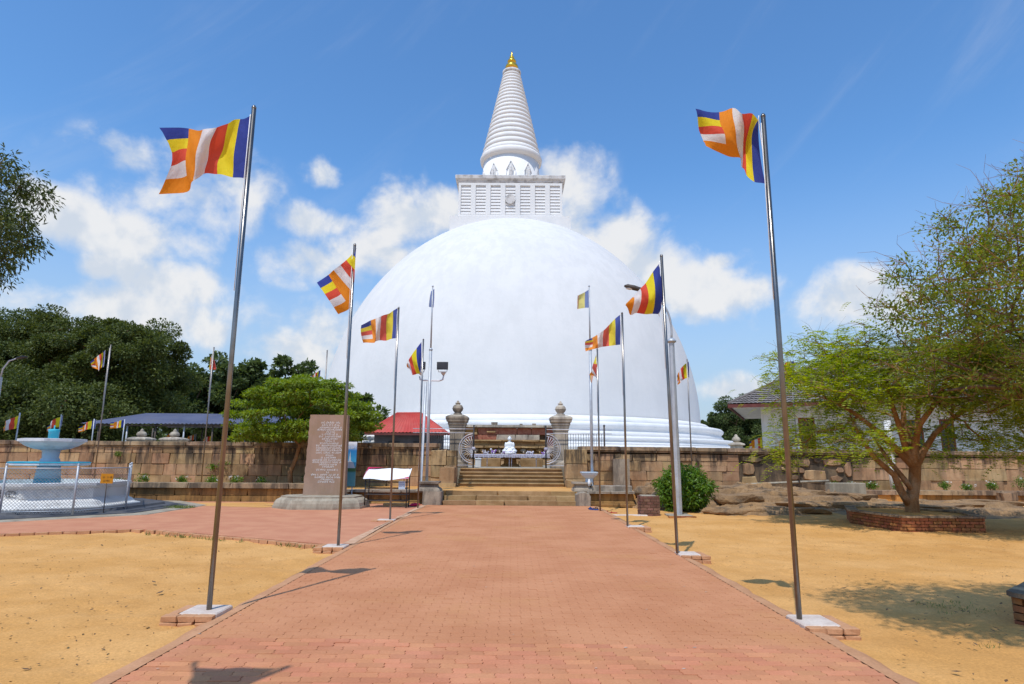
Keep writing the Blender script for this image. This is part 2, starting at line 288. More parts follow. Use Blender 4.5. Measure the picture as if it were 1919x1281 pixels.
def flag_material(name, fade):
    """Five sewn stripes and a sixth panel cut from all five, by the cloth's own UV."""
    m = bpy.data.materials.new(name); m.use_nodes = True
    N, L = m.node_tree.nodes, m.node_tree.links
    b = N['Principled BSDF']; b.inputs['Roughness'].default_value = 0.75; b.inputs['Specular IOR Level'].default_value = 0.2
    cols = [(0.030, 0.050, 0.30), (0.84, 0.68, 0.010), (0.74, 0.075, 0.035), (0.82, 0.78, 0.76), (0.86, 0.27, 0.010)]
    cols = [tuple(c * (1 - fade) + w * fade for c, w in zip(cc, f)) for cc, f in zip(cols, [(0.35, 0.45, 0.7), (0.8, 0.75, 0.4), (0.8, 0.5, 0.45), (0.8, 0.78, 0.76), (0.8, 0.5, 0.25)])]
    uv = N.new('ShaderNodeUVMap'); s = N.new('ShaderNodeSeparateXYZ'); L.new(uv.outputs[0], s.inputs[0])
    def ramp(src, order):
        r = N.new('ShaderNodeValToRGB'); r.color_ramp.interpolation = 'CONSTANT'
        e = r.color_ramp.elements
        n = len(order)
        e[0].position = 0; e[0].color = (*order[0], 1); e[1].position = 1 / n; e[1].color = (*order[1], 1)
        for i in range(2, n):
            x = e.new(i / n); x.color = (*order[i], 1)
        L.new(src, r.inputs[0]); return r.outputs[0]
    a = ramp(s.outputs[0], cols + [cols[4]])
    c = ramp(s.outputs[1], cols)
    gt = N.new('ShaderNodeMath'); gt.operation = 'GREATER_THAN'; gt.inputs[1].default_value = 5 / 6; L.new(s.outputs[0], gt.inputs[0])
    mx = N.new('ShaderNodeMix'); mx.data_type = 'RGBA'; L.new(gt.outputs[0], mx.inputs['Factor']); L.new(a, mx.inputs['A']); L.new(c, mx.inputs['B'])
    col = mx.outputs['Result']
    L.new(col, b.inputs['Base Color'])
    bp = N.new('ShaderNodeBump'); bp.inputs['Distance'].default_value = 0.03
    nz = N.new('ShaderNodeTexNoise'); nz.inputs['Scale'].default_value = 9; nz.inputs['Detail'].default_value = 3
    mp = N.new('ShaderNodeVectorMath'); mp.operation = 'MULTIPLY'; mp.inputs[1].default_value = (1.0, 0.35, 1); L.new(uv.outputs[0], mp.inputs[0]); L.new(mp.outputs[0], nz.inputs['Vector'])
    L.new(nz.outputs[0], bp.inputs['Height']); L.new(bp.outputs[0], b.inputs['Normal'])
    t = N.new('ShaderNodeBsdfTranslucent'); L.new(col, t.inputs['Color'])
    ms = N.new('ShaderNodeMixShader'); ms.inputs[0].default_value = 0.38
    L.new(b.outputs[0], ms.inputs[1]); L.new(t.outputs[0], ms.inputs[2]); L.new(ms.outputs[0], N['Material Output'].inputs[0])
    return m
M['flag'] = flag_material('flag', 0.04)
M['flag_worn'] = flag_material('flag_worn', 0.16)
M['flag_faded'] = flag_material('flag_faded', 0.62)

# ------------------------------------------------------------------ building helpers
COL = scene.collection
class MB:
    """Collects simple solids and links them as ONE mesh object."""
    def __init__(s): s.v = []; s.f = []; s.smooth = []
    def add(s, vs, fs, smooth=False):
        o = len(s.v); s.v += [tuple(map(float, p)) for p in vs]
        s.f += [tuple(i + o for i in f) for f in fs]; s.smooth += [smooth] * len(fs); return s
    def box(s, x0, x1, y0, y1, z0, z1):
        return s.add([(x0,y0,z0),(x1,y0,z0),(x1,y1,z0),(x0,y1,z0),(x0,y0,z1),(x1,y0,z1),(x1,y1,z1),(x0,y1,z1)],
                     [(3,2,1,0),(4,5,6,7),(0,1,5,4),(1,2,6,5),(2,3,7,6),(3,0,4,7)])
    def bbox(s, x0, x1, y0, y1, z0, z1, b=0.01):
        """box with chamfered top and vertical edges"""
        P = []
        for (z, i) in ((z0, 0.0), (z1 - b, 0.0), (z1, b)):
            c = b
            P += [(x0+i+c,y0+i,z),(x1-i-c,y0+i,z),(x1-i,y0+i+c,z),(x1-i,y1-i-c,z),(x1-i-c,y1-i,z),(x0+i+c,y1-i,z),(x0+i,y1-i-c,z),(x0+i,y0+i+c,z)]
        F = [tuple(range(7,-1,-1)), tuple(range(16,24))]
        for r in range(2):
            for k in range(8): F.append((r*8+k, r*8+(k+1)%8, (r+1)*8+(k+1)%8, (r+1)*8+k))
        return s.add(P, F)
    def prism(s, poly, z0, z1, top_inset=0.0):
        n = len(poly); c = (sum(p[0] for p in poly)/n, sum(p[1] for p in poly)/n)
        top = [(p[0]+(c[0]-p[0])*top_inset, p[1]+(c[1]-p[1])*top_inset) for p in poly]
        vs = [(x,y,z0) for x,y in poly] + [(x,y,z1) for x,y in top]
        return s.add(vs, [tuple(range(n-1,-1,-1)), tuple(range(n,2*n))] + [(k,(k+1)%n,n+(k+1)%n,n+k) for k in range(n)])
    def lathe(s, cx, cy, prof, n=24, smooth=True, rot=0.0, sq=False):
        """prof: list of (r, z) bottom to top"""
        vs = []
        k = math.sqrt(2) if sq else 1.0
        for r, z in prof:
            for i in range(n):
                a = rot + 2*math.pi*i/n
                vs.append((cx + r*k*math.cos(a), cy + r*k*math.sin(a), z))
        fs = []
        for j in range(len(prof)-1):
            for i in range(n):
                fs.append((j*n+i, j*n+(i+1)%n, (j+1)*n+(i+1)%n, (j+1)*n+i))
        fs.append(tuple(range(n-1,-1,-1))); fs.append(tuple(range((len(prof)-1)*n, len(prof)*n)))
        return s.add(vs, fs, smooth)
    def square(s, cx, cy, prof): return s.lathe(cx, cy, prof, 4, False, math.pi/4, True)
    def tube(s, pts, rad, n=8, smooth=True, cap=True):
        pts = [Vector(p) for p in pts]; m = len(pts)
        rad = [rad]*m if isinstance(rad, (int, float)) else rad
        vs = []; up = None
        for j, p in enumerate(pts):
            d = (pts[min(j+1,m-1)] - pts[max(j-1,0)]).normalized()
            if up is None: up = Vector((0,0,1)) if abs(d.z) < 0.9 else Vector((1,0,0))
            a = d.cross(up).normalized(); b = a.cross(d).normalized(); up = b
            for i in range(n):
                t = 2*math.pi*i/n; vs.append(p + (a*math.cos(t) + b*math.sin(t))*rad[j])
        fs = [(j*n+i, j*n+(i+1)%n, (j+1)*n+(i+1)%n, (j+1)*n+i) for j in range(m-1) for i in range(n)]
        if cap: fs += [tuple(range(n-1,-1,-1)), tuple(range((m-1)*n, m*n))]
        return s.add(vs, fs, smooth)
    def ball(s, c, r, n=12, m=8):
        r = r if isinstance(r, (tuple, list)) else (r,r,r)
        vs = [(c[0], c[1], c[2]-r[2])]
        for j in range(1, m):
            t = math.pi*j/m - math.pi/2
            for i in range(n):
                a = 2*math.pi*i/n
                vs.append((c[0]+r[0]*math.cos(t)*math.cos(a), c[1]+r[1]*math.cos(t)*math.sin(a), c[2]+r[2]*math.sin(t)))
        vs.append((c[0], c[1], c[2]+r[2])); L = len(vs)-1
        fs = [(0, 1+(i+1)%n, 1+i) for i in range(n)]
        for j in range(m-2):
            for i in range(n): fs.append((1+j*n+i, 1+j*n+(i+1)%n, 1+(j+1)*n+(i+1)%n, 1+(j+1)*n+i))
        fs += [(1+(m-2)*n+i, 1+(m-2)*n+(i+1)%n, L) for i in range(n)]
        return s.add(vs, fs, True)
    def mesh(s, name, mat):
        me = bpy.data.meshes.new(name); me.from_pydata(s.v, [], s.f)
        me.polygons.foreach_set('use_smooth', s.smooth); me.materials.append(M[mat] if isinstance(mat, str) else mat); me.update(); return me
    def build(s, name, mat, parent=None): return link(name, s.mesh(name, mat), parent)
def link(name, me, parent=None):
    o = bpy.data.objects.new(name, me); COL.objects.link(o)
    if parent is not None: o.parent = parent; o.matrix_parent_inverse = parent.matrix_basis.inverted()
    return o
def tag(o, label, cat, group=None):
    o['label'] = label; o['category'] = cat
    if group: o['group'] = group
    return o
def thing(name, loc, label, cat, group=None):
    o = bpy.data.objects.new(name, None); o.empty_display_size = 0.2; COL.objects.link(o); o.location = loc
    return tag(o, label, cat, group)
def structure(o): o['kind'] = 'structure'; return o
def stuff(o): o['kind'] = 'stuff'; return o
ORD = ['first', 'second', 'third', 'fourth', 'fifth', 'sixth', 'seventh', 'eighth', 'ninth', 'tenth', 'eleventh', 'twelfth']

# stone block shapes: unit boxes with chamfered, slightly uneven edges, shared by all blocks
def block_mesh(name, mat, seed, rough=0.02, ch=0.035):
    r = np.random.default_rng(seed)
    bm = bmesh.new(); bmesh.ops.create_cube(bm, size=1.0)
    bmesh.ops.bevel(bm, geom=bm.edges[:], offset=ch, segments=1, affect='EDGES')
    for v in bm.verts: v.co += Vector(r.normal(0, rough, 3))
    me = bpy.data.meshes.new(name); bm.to_mesh(me); bm.free(); me.materials.append(M[mat]); return me
BLK = {}
def block(name, mat, x0, x1, y0, y1, z0, z1, parent, rough=0.012, ch=0.03, tilt=0.0):
    key = (mat, rough, ch)
    if key not in BLK: BLK[key] = [block_mesh(name, mat, 100 + i, rough, ch) for i in range(5)]
    o = link(name, random.choice(BLK[key]), None)
    o.location = ((x0+x1)/2, (y0+y1)/2, (z0+z1)/2); o.scale = (x1-x0, y1-y0, z1-z0)
    if tilt: o.rotation_euler = (0, random.uniform(-tilt, tilt), 0)
    if parent is not None: o.parent = parent; o.matrix_parent_inverse = parent.matrix_basis.inverted()
    return o

def grid_noise(x, y, seed, scale, octaves=4):
    """smooth value noise sampled at arrays x, y"""
    r = np.random.default_rng(seed); out = np.zeros_like(x, dtype=float); amp = 1.0; tot = 0
    for k in range(octaves):
        T = r.random((64, 64)); X = x*scale*2**k; Y = y*scale*2**k
        xi = np.floor(X).astype(int); yi = np.floor(Y).astype(int); fx = X-xi; fy = Y-yi
        fx = fx*fx*(3-2*fx); fy = fy*fy*(3-2*fy)
        a = T[xi%64, yi%64]; b = T[(xi+1)%64, yi%64]; c = T[xi%64, (yi+1)%64]; d = T[(xi+1)%64, (yi+1)%64]
        out += amp*((a*(1-fx)+b*fx)*(1-fy)+(c*(1-fx)+d*fx)*fy); tot += amp; amp *= 0.5
    return out/tot
def quads_mesh(name, V, Q, mat, rnd=None, smooth=False):
    """fast mesh from numpy arrays of vertices and quads"""
    me = bpy.data.meshes.new(name); V = np.asarray(V, dtype=np.float32); Q = np.asarray(Q, dtype=np.int32)
    me.vertices.add(len(V)); me.vertices.foreach_set('co', V.ravel())
    me.loops.add(Q.size); me.loops.foreach_set('vertex_index', Q.ravel())
    k = Q.shape[1]
    me.polygons.add(len(Q)); me.polygons.foreach_set('loop_start', np.arange(0, Q.size, k, dtype=np.int32))
    me.polygons.foreach_set('use_smooth', np.full(len(Q), smooth))
    me.update(calc_edges=True)
    if rnd is not None:
        a = me.attributes.new('rnd', 'FLOAT', 'FACE'); a.data.foreach_set('value', np.asarray(rnd, dtype=np.float32))
    me.materials.append(M[mat]); return me
def glyph_line(mb, x0, x1, y, z, h, rnd):
    """a line of small curled letter strokes on a plane facing -Y (characters too small to read in the photo)"""
    x = x0
    while x < x1 - h*0.5:
        w = h*rnd.uniform(0.7, 1.1)
        if rnd.random() < 0.14: x += h*0.55; continue
        n = 9; a0 = rnd.uniform(0, 6.28); sweep = rnd.choice([4.4, 5.2, 6.0]) * rnd.choice([-1, 1]); cx = x + w/2; cz = z + h*0.42
        pts = [(cx + math.cos(a0 + sweep*i/n)*w*0.40*(1-0.25*i/n), cz + math.sin(a0 + sweep*i/n)*h*0.42*(1-0.2*i/n)) for i in range(n+1)]
        if rnd.random() < 0.5: pts.append((cx + w*0.45, z + h*rnd.uniform(0.8, 1.25)))
        t = h*0.085
        for (ax, az_), (bx, bz) in zip(pts, pts[1:]):
            d = Vector((bx-ax, bz-az_)); 
            if d.length < 1e-6: continue
            nx, nz = -d.y/d.length*t, d.x/d.length*t
            mb.add([(ax-nx,y,az_-nz),(bx-nx,y,bz-nz),(bx+nx,y,bz+nz),(ax+nx,y,az_+nz)], [(0,1,2,3)])
        x += w + h*0.12

# ================================================================== SETTING
# sand ground: one sheet, dense near the camera, reaching the horizon
gx = np.concatenate([-np.geomspace(900, 17, 22), np.arange(-16, 16.01, 0.075), np.geomspace(17, 900, 22)])
gy_ = np.concatenate([-np.geomspace(400, 3, 14), np.arange(-2, 22.5, 0.075), np.geomspace(23, 1200, 30)])
GX, GY = np.meshgrid(gx, gy_, indexing='ij')
near = np.clip((24 - np.abs(GY - 8)) / 6, 0, 1) * np.clip((18 - np.abs(GX)) / 3, 0, 1)
GZ = -0.075 + near * ((grid_noise(GX + 50, GY + 50, 3, 3.0, 3) - 0.5) * 0.06 + (grid_noise(GX + 90, GY + 70, 4, 0.35, 2) - 0.5) * 0.05)
GZ = np.where(GX > 3.2, GZ - 0.02 * np.clip(GX - 3.2, 0, 1), GZ)
for _ in range(900):                                   # old footprints and scuffs
    fx_ = random.choice([random.uniform(-12, -3.4), random.uniform(3.5, 14)]); fy_ = 4.2 + 14*random.random()**1.4
    i0, i1 = np.searchsorted(gx, fx_-.4), np.searchsorted(gx, fx_+.4); j0, j1 = np.searchsorted(gy_, fy_-.4), np.searchsorted(gy_, fy_+.4)
    an = random.uniform(0, 3.14); DX_, DY_ = GX[i0:i1, j0:j1]-fx_, GY[i0:i1, j0:j1]-fy_
    uu, vv = DX_*math.cos(an)+DY_*math.sin(an), -DX_*math.sin(an)+DY_*math.cos(an); q_ = (uu/.16)**2+(vv/.085)**2
    GZ[i0:i1, j0:j1] += random.uniform(.4, 1)*(-.024*np.exp(-q_) + .010*np.exp(-(np.sqrt(q_)-1.5)**2*4))
nx_, ny_ = GX.shape
idx = np.arange(nx_ * ny_).reshape(nx_, ny_)
Q = np.stack([idx[:-1, :-1], idx[1:, :-1], idx[1:, 1:], idx[:-1, 1:]], -1).reshape(-1, 4)
structure(link('ground', quads_mesh('ground', np.stack([GX, GY, GZ], -1).reshape(-1, 3), Q, 'sand', smooth=True)))

# main path: bed with every paver laid on it
PW = 2.935
path = structure(MB().box(-PW-0.02, PW+0.02, 1.0, 22.65, -0.3, -0.011).build('path', 'paver_joint'))
PL, PD = 0.225, 0.1125
def paver_outline(w, d, g=0.0016):
    z = 0.011
    L_ = [(g, g), (g + z, d*0.34), (g - z*0.6, d*0.66), (g, d - g)]
    R_ = [(w - g, d - g), (w - g - z*0.6, d*0.66), (w - g + z, d*0.34), (w - g, g)]
    return [L_[0], R_[3], R_[2], R_[1], R_[0], L_[3], L_[2], L_[1]]
def paver_arrays(w, d):
    out = np.array(paver_outline(w, d)); n = len(out); c = out.mean(0)
    ins = out + (c - out) / np.linalg.norm(c - out, axis=1, keepdims=True) * 0.003
    V = np.concatenate([np.c_[out, np.full(n, -0.03)], np.c_[out, np.full(n, -0.0025)], np.c_[ins, np.zeros(n)]])
    return V, n
def paver_faces(n):
    F = []
    for r in range(2):
        for k in range(n): F.append((r*n+k, r*n+(k+1)%n, (r+1)*n+(k+1)%n, (r+1)*n+k))
    F += [(2*n+0, 2*n+1, 2*n+2, 2*n+7), (2*n+7, 2*n+2, 2*n+3, 2*n+6), (2*n+6, 2*n+3, 2*n+4, 2*n+5)]
    return F
PV, pn = paver_arrays(PL, PD); HV, _ = paver_arrays(PL/2, PD); PF = paver_faces(pn)
pm = bpy.data.meshes.new('paver'); pm.from_pydata(PV.tolist(), [], PF); pm.materials.append(M['paver'])
hm = bpy.data.meshes.new('half_paver'); hm.from_pydata(HV.tolist(), [], PF); hm.materials.append(M['paver'])
fieldV, fieldF, count = [], [], 0
ncol = int(2*PW/PL); x_start = -ncol*PL/2
near_count = 0
for r in range(int((22.6 - 1.2)/PD)):
    y = 1.2 + r*PD; cells = []
    if r % 2: cells = [(x_start, PL/2)] + [(x_start + PL/2 + k*PL, PL) for k in range(ncol-1)] + [(x_start + PL/2 + (ncol-1)*PL, PL/2)]
    else: cells = [(x_start + k*PL, PL) for k in range(ncol)]
    for (x, w) in cells:
        dz = float(rng.normal(0, 0.0012)); tx, ty = rng.normal(0, 0.006, 2)
        vis = y > 4.75 and y < 6.2 and near_count < 300
        if vis:
            o = link('paver', pm if w == PL else hm, path); o.location = (x, y, dz); o.rotation_euler = (tx, ty, 0); near_count += 1
        else:
            V = (PV if w == PL else HV).copy(); V[:, 2] += dz + (V[:, 0]-w/2)*ty + (V[:, 1]-PD/2)*tx; V[:, 0] += x; V[:, 1] += y
            o_ = count*3*pn; fieldV.append(V); fieldF.append(np.array(PF) + o_); count += 1
pf = stuff(link('paver_field', quads_mesh('paver_field', np.concatenate(fieldV), np.concatenate(fieldF), 'paver'), path))
for s in (-1, 1):
    hb = MB(); ys = np.arange(1.0, 22.6, 0.25)
    prof = []
    for y in ys:
        j = random.uniform(-0.03, 0.03)
        prof.append([(s*(PW-0.005), y, 0.001), (s*(PW+0.11+j*0.3), y, -0.006), (s*(PW+0.22+j), y, -0.05), (s*(PW+0.32+j), y, -0.17)])
    vs = [p for row in prof for p in row]
    fs = [(4*i+k, 4*i+k+1, 4*i+4+k+1, 4*i+4+k) if s > 0 else (4*i+k+1, 4*i+k, 4*i+4+k, 4*i+4+k+1) for i in range(len(ys)-1) for k in range(3)]
    hb.add(vs, fs, True).build('edge_haunch', 'haunch', path)

# paved side court on the left, its front edge a low brick kerb
court_poly = [(-3.10, 12.30), (-3.06, 22.9), (-3.0, 23.6), (-40, 23.6), (-40, 10.2), (-10.9, 13.7), (-8.6, 14.75), (-7.9, 14.6)]
court = structure(MB().prism(court_poly[::-1], -0.3, -0.0035).build('side_court', 'paver_far'))
kl = [(-3.27, 12.22), (-7.9, 14.52), (-8.6, 14.68), (-10.9, 13.62), (-16, 12.6)]
for (a, b) in zip(kl, kl[1:]):
    d = Vector(b) - Vector(a); n = int(d.length/0.24); nv = Vector((-d.y, d.x)).normalized()
    for i in range(n):
        p = Vector(a) + d*((i+0.5)/n)
        o = block('kerb_brick', 'brick' if False else 'haunch', -0.115, 0.115, -0.055, 0.055, -0.05, 0.05, None, 0.02, 0.06)
        o.location = (p.x, p.y, -0.055 + random.uniform(-0.008, 0.008)); o.rotation_euler = (0, 0, math.atan2(d.y, d.x) + random.uniform(-.03, .03)); o.parent = court
# sand drifted over the joint between court and path, and beside the plinth
def drift(poly, z, seed):
    r = np.random.default_rng(seed); pts = []
    for a, b in zip(poly, poly[1:] + poly[:1]):
        for t in np.linspace(0, 1, 9)[:-1]:
            pts.append((a[0]+(b[0]-a[0])*t + r.normal(0, 0.045), a[1]+(b[1]-a[1])*t + r.normal(0, 0.06)))
    return pts
for i, poly in enumerate([[(-3.22, 12.6), (-3.08, 12.5), (-3.04, 17), (-3.0, 22.4), (-3.16, 22.4), (-3.16, 17)], [(-8.0, 21.0), (-10.6, 21.6), (-11.2, 22.9), (-9, 23.3), (-7.7, 22.6)]]):
    p = drift(poly, 0, 30+i); n = len(p); c = np.mean(p, 0)
    MB().add([(x, y, 0.0) for x, y in p] + [(c[0], c[1], 0.018)], [(k, (k+1) % n, n) for k in range(n)], True).build('sand_drift', 'sand' if i else 'dust', court)

# raised terrace behind the walls and the stupa's own upper court
structure(MB().prism([(-90, 28.55), (90, 28.55), (110, 260), (-110, 260)], -0.4, 1.18).build('terrace', 'concrete'))
structure(MB().lathe(-0.2, 145, [(64, 1.15), (64, 3.1)], 64, False).build('stupa_court', 'white_wall'))
# landing between the two flights of steps
structure(MB().prism([(-30, 24.3), (-3.4, 24.3), (-3.0, 23.4), (2.75, 23.4), (3.0, 23.7), (4.6, 23.7), (4.6, 27.9), (-30, 27.9)], -0.2, 0.455).build('landing', 'sand'))
structure(MB().prism([(4.6, 26.0), (12, 26.6), (26, 27.5), (40, 27.6), (40, 30), (4.6, 30)], -0.3, 0.30).build('bed_right', 'sand'))

# ================================================================== STUPA
SX, SY = -0.2, 145.0
st = thing('stupa', (SX, SY, 3.1), 'huge white domed stupa with square chamber, ringed spire and gold pinnacle', 'stupa')
mb = MB()
def ring_prof(r, z0, z1, k=0.5):
    h = z1 - z0
    return [(r - 0.5, z0), (r - 0.1, z0 + 0.03*h), (r, z0 + 0.18*h), (r - 0.05, z0 + 0.30*h), (r - k*0.8, z0 + 0.42*h), (r - k*0.7, z0 + 0.55*h), (r + 0.0, z0 + 0.66*h), (r + 0.12, z0 + 0.82*h), (r - 0.25, z0 + 0.97*h), (r - 0.6, z1)]
mb.lathe(SX, SY, [(51.5, 3.0), (51.5, 3.7), (50.0, 3.75)], 128).build('lowest_tier', 'whitewash', st)
MB().lathe(SX, SY, ring_prof(49.3, 3.72, 5.1), 128).build('lower_tier', 'whitewash', st)
MB().lathe(SX, SY, ring_prof(46.4, 5.1, 7.55), 128).build('middle_tier', 'whitewash', st)
MB().lathe(SX, SY, [(43.8, 7.5), (43.9, 8.0), (43.2, 8.5), (42.2, 8.7)], 128).build('upper_tier', 'whitewash', st)
prof = []
for t in np.linspace(-0.02, 0.955, 44):
    r = 42*(1 - abs(t)**1.92)**(1/1.92); prof.append((r, 9 + 48*t))
MB().lathe(SX, SY, prof, 128).build('dome', 'dome_white', st)
# square chamber: front face 13.2 m before the axis
hw = 12.6; fy = SY - 12.6
ch = MB()
ch.square(SX-0.4, SY, [(hw+0.85, 50.2), (hw+0.85, 54.55), (hw+0.2, 54.6)]).build('chamber_plinth', 'whitewash', st)
cw = 11.75
chamber = MB().square(SX-0.4, SY, [(cw, 54.5), (cw, 63.1)]).build('square_chamber', 'whitewash', st)
MB().square(SX-0.4, SY, [(cw+0.05, 63.0), (cw+0.25, 63.3), (cw+0.3, 63.6), (cw+0.75, 64.0), (cw+0.8, 64.7), (cw+0.5, 64.9), (0.5, 65.2)]).build('cornice', 'dirty_cornice', chamber)
ccx = SX-0.4; cfy = SY - cw
pil = MB()
pitch = 2*cw/7.0
for i in range(8):
    x = ccx - cw + i*pitch; w = 0.55
    x0, x1 = max(x-w, ccx-cw+0.02), min(x+w, ccx+cw-0.02)
    MB().box(x0, x1, cfy-0.42, cfy, 55.4, 63.0).build('pilaster', 'whitewash', chamber)
MB().box(ccx-cw+0.03, ccx+cw-0.03, cfy-0.40, cfy, 54.6, 55.4).build('sill_band', 'whitewash', chamber)
MB().box(ccx-cw+0.03, ccx+cw-0.03, cfy-0.40, cfy, 62.45, 63.0).build('head_band', 'whitewash', chamber)
sl = MB(); sl.add([(-1.13, -0.22, -0.33), (1.13, -0.22, -0.33), (1.13, 0.0, 0.3), (-1.13, 0.0, 0.3), (-1.13, -0.22, -0.20), (1.13, -0.22, -0.20), (1.13, -0.06, 0.44), (-1.13, -0.06, 0.44)],
       [(0, 3, 2, 1), (0, 1, 5, 4), (4, 5, 6, 7), (1, 2, 6, 5), (0, 4, 7, 3), (3, 7, 6, 2)])
slm = sl.mesh('louvre_slat', 'whitewash')
for i in range(7):
    x = ccx - cw + (i+0.5)*pitch
    for j in range(9):
        o = link('louvre_slat', slm, chamber); o.location = (x, cfy, 55.85 + j*0.735)
sd = MB(); sd.add([(ccx + 1.12*math.cos(a), cfy-0.62, 59.1 + 1.12*math.sin(a)) for a in np.linspace(0, 2*math.pi, 33)[:-1]] + [(ccx + 1.12*math.cos(a), cfy-0.2, 59.1 + 1.12*math.sin(a)) for a in np.linspace(0, 2*math.pi, 33)[:-1]],
       [tuple(range(31, -1, -1))] + [(k, (k+1) % 32, 32+(k+1) % 32, 32+k) for k in range(32)])
sd.build('sun_disc', 'dirty_cornice', chamber)
# drum with niches and figures
DX = SX - 0.35
drum = MB().lathe(DX, SY, [(7.2, 65.1), (7.25, 66.0), (6.95, 66.2), (6.95, 73.2)], 64).build('drum', 'whitewash', st)
for k in range(-2, 3):
    a = -math.pi/2 + k*0.62; c, s = math.cos(a), math.sin(a)
    def P(r, t, z): return (DX + r*c - t*s, SY + r*s + t*c, z)
    n = MB()
    n.add([P(7.25, -0.55, 66.4), P(7.25, 0.55, 66.4), P(7.25, 0.55, 69.2), P(7.25, 0.3, 70.0), P(7.25, 0, 70.4), P(7.25, -0.3, 70.0), P(7.25, -0.55, 69.2),
           P(6.8, -0.55, 66.4), P(6.8, 0.55, 66.4), P(6.8, 0.55, 69.2), P(6.8, 0.3, 70.0), P(6.8, 0, 70.4), P(6.8, -0.3, 70.0), P(6.8, -0.55, 69.2)],
          [(6,5,4,3,2,1,0)] + [(j, (j+1) % 7, 7+(j+1) % 7, 7+j) for j in range(7)])
    n.build('niche', 'whitewash', drum)
    n = MB()
    for (t0, z0, t1, z1) in ((-1.1, 68.6, 0, 71.3), (1.1, 68.6, 0, 71.3), (-1.1, 66.3, -1.1, 68.6), (1.1, 66.3, 1.1, 68.6)):
        n.tube([P(7.05, t0, z0), P(7.05, t1, z1)], 0.11, 6)
    n.build('niche_arch', 'whitewash', drum)
    n = MB(); q = P(7.5, 0, 0); n.lathe(q[0], q[1], [(0.34, 66.4), (0.42, 67.2), (0.30, 68.0), (0.36, 68.7), (0.14, 68.95), (0.22, 69.25), (0.1, 69.6)], 12); n.build('niche_figure', 'dirty_cornice', drum)
# ringed spire
MB().lathe(DX, SY, [(6.9, 73.0), (7.55, 73.5), (7.7, 74.4), (7.35, 75.0)], 64).build('spire_collar', 'whitewash', st)
spr = []; z = 74.8; nring = 20; zt = 98.2
hs = np.geomspace(1.5, 0.85, nring); hs *= (zt - z)/hs.sum()
for h in hs:
    f = (z - 74.8)/(zt - 74.8); r = 7.3 + (2.15 - 7.3)*f
    f2 = (z + h - 74.8)/(zt - 74.8); r2 = 7.3 + (2.15 - 7.3)*f2
    spr += [(r - 0.16, z), (r - 0.02, z + 0.12*h), (r + 0.03, z + 0.40*h), ((r + r2)/2 - 0.02, z + 0.70*h), (r2 - 0.12, z + 0.86*h), (r2 - 0.18, z + 0.99*h)]
    z += h
MB().lathe(DX, SY, spr, 48).build('spire', 'whitewash', st)
MB().lathe(DX, SY, [(2.0, 98.0), (2.35, 98.3), (2.35, 98.9), (1.6, 99.05)], 48).build('spire_cap', 'dirty_cornice', st)
MB().lathe(DX, SY, [(0.7, 98.9), (0.95, 99.2), (1.55, 99.8), (1.68, 100.3), (1.5, 100.8), (0.95, 101.15), (0.7, 101.3), (1.0, 101.6), (1.15, 101.95), (1.0, 102.3), (0.55, 102.6), (0.45, 102.75), (0.62, 103.0), (0.6, 103.25), (0.3, 103.5), (0.2, 104.2), (0.07, 105.0)], 32).build('pinnacle', 'gold', st)

# ================================================================== WALLS
def ashlar(parent, mat, x0, x1, yf, z0, courses, wmin, wmax, depth=0.35, gap=0.009, yjit=0.014, slope=0.0, ang=0.0):
    """courses of separate blocks with recessed joints; face at yf (towards -Y), yf rising with ang per metre"""
    z = z0
    for ci, h in enumerate(courses):
        x = x0
        while x < x1 - 0.05:
            w = min(random.uniform(wmin, wmax), x1 - x)
            if x1 - x - w < wmin*0.5: w = x1 - x
            xm = x + w/2; y = yf + ang*(xm - x0) + random.uniform(-yjit, yjit); dz = slope*(xm - x0)
            if w > wmax*0.55 and random.random() < 0.12 and h > 0.3:
                hh = h*random.uniform(0.4, 0.6)
                block('stone', mat, x+gap/2, x+w-gap/2, y, y+depth, z+dz+gap/2, z+hh+dz-gap/2, parent)
                block('stone', mat, x+gap/2, x+w-gap/2, y+random.uniform(0, .02), y+depth, z+hh+dz+gap/2, z+h+dz-gap/2, parent)
            else:
                block('stone', mat, x+gap/2, x+w-gap/2, y, y+depth, z+dz+gap/2, z+h+dz-gap/2, parent, tilt=0.006)
            x += w
        z += h
def coping(parent, x0, x1, yf, z, slope=0.0, ang=0.0, wmin=1.0, wmax=1.9, over=0.12, h=0.17, mat='coping'):
    x = x0
    while x < x1 - 0.05:
        w = min(random.uniform(wmin, wmax), x1 - x); xm = x + w/2; y = yf + ang*(xm-x0); dz = slope*(xm-x0) + random.uniform(-.006, .006)
        o = block('coping_stone', mat, x+0.006, x+w-0.006, y-over, y+0.55, z+dz, z+dz+h, parent, 0.008, 0.06)
        o = block('coping_stone', mat, x+0.004, x+w-0.004, y-over*0.45, y+0.5, z+dz-0.075, z+dz-0.002, parent, 0.008, 0.05)
        x += w
# big retaining wall, left of the steps
wl_ = thing('retaining_wall', (-13, 27.2, 0.4), 'long weathered sandstone block wall with coping left of the steps', 'wall')
MB().box(-34, -2.75, 26.85, 28.5, 0.2, 2.0).build('core', 'wall_core', wl_)
ashlar(wl_, 'sandstone', -30, -2.7, 26.62, 0.44, [0.40, 0.46, 0.44, 0.24], 0.5, 1.25)
coping(wl_, -34, -3.0, 26.65, 2.055)
# end blocks beside the upper steps
ashlar(wl_, 'sandstone', -3.35, -2.28, 26.45, 0.46, [0.36, 0.5, 0.62], 0.5, 0.7, depth=0.8, slope=0)
block('stone', 'sandstone', -2.92, -2.3, 25.95, 26.5, 0.455, 1.25, wl_)
block('stone', 'sandstone', -2.98, -2.26, 25.88, 26.5, 0.455, 0.62, wl_)
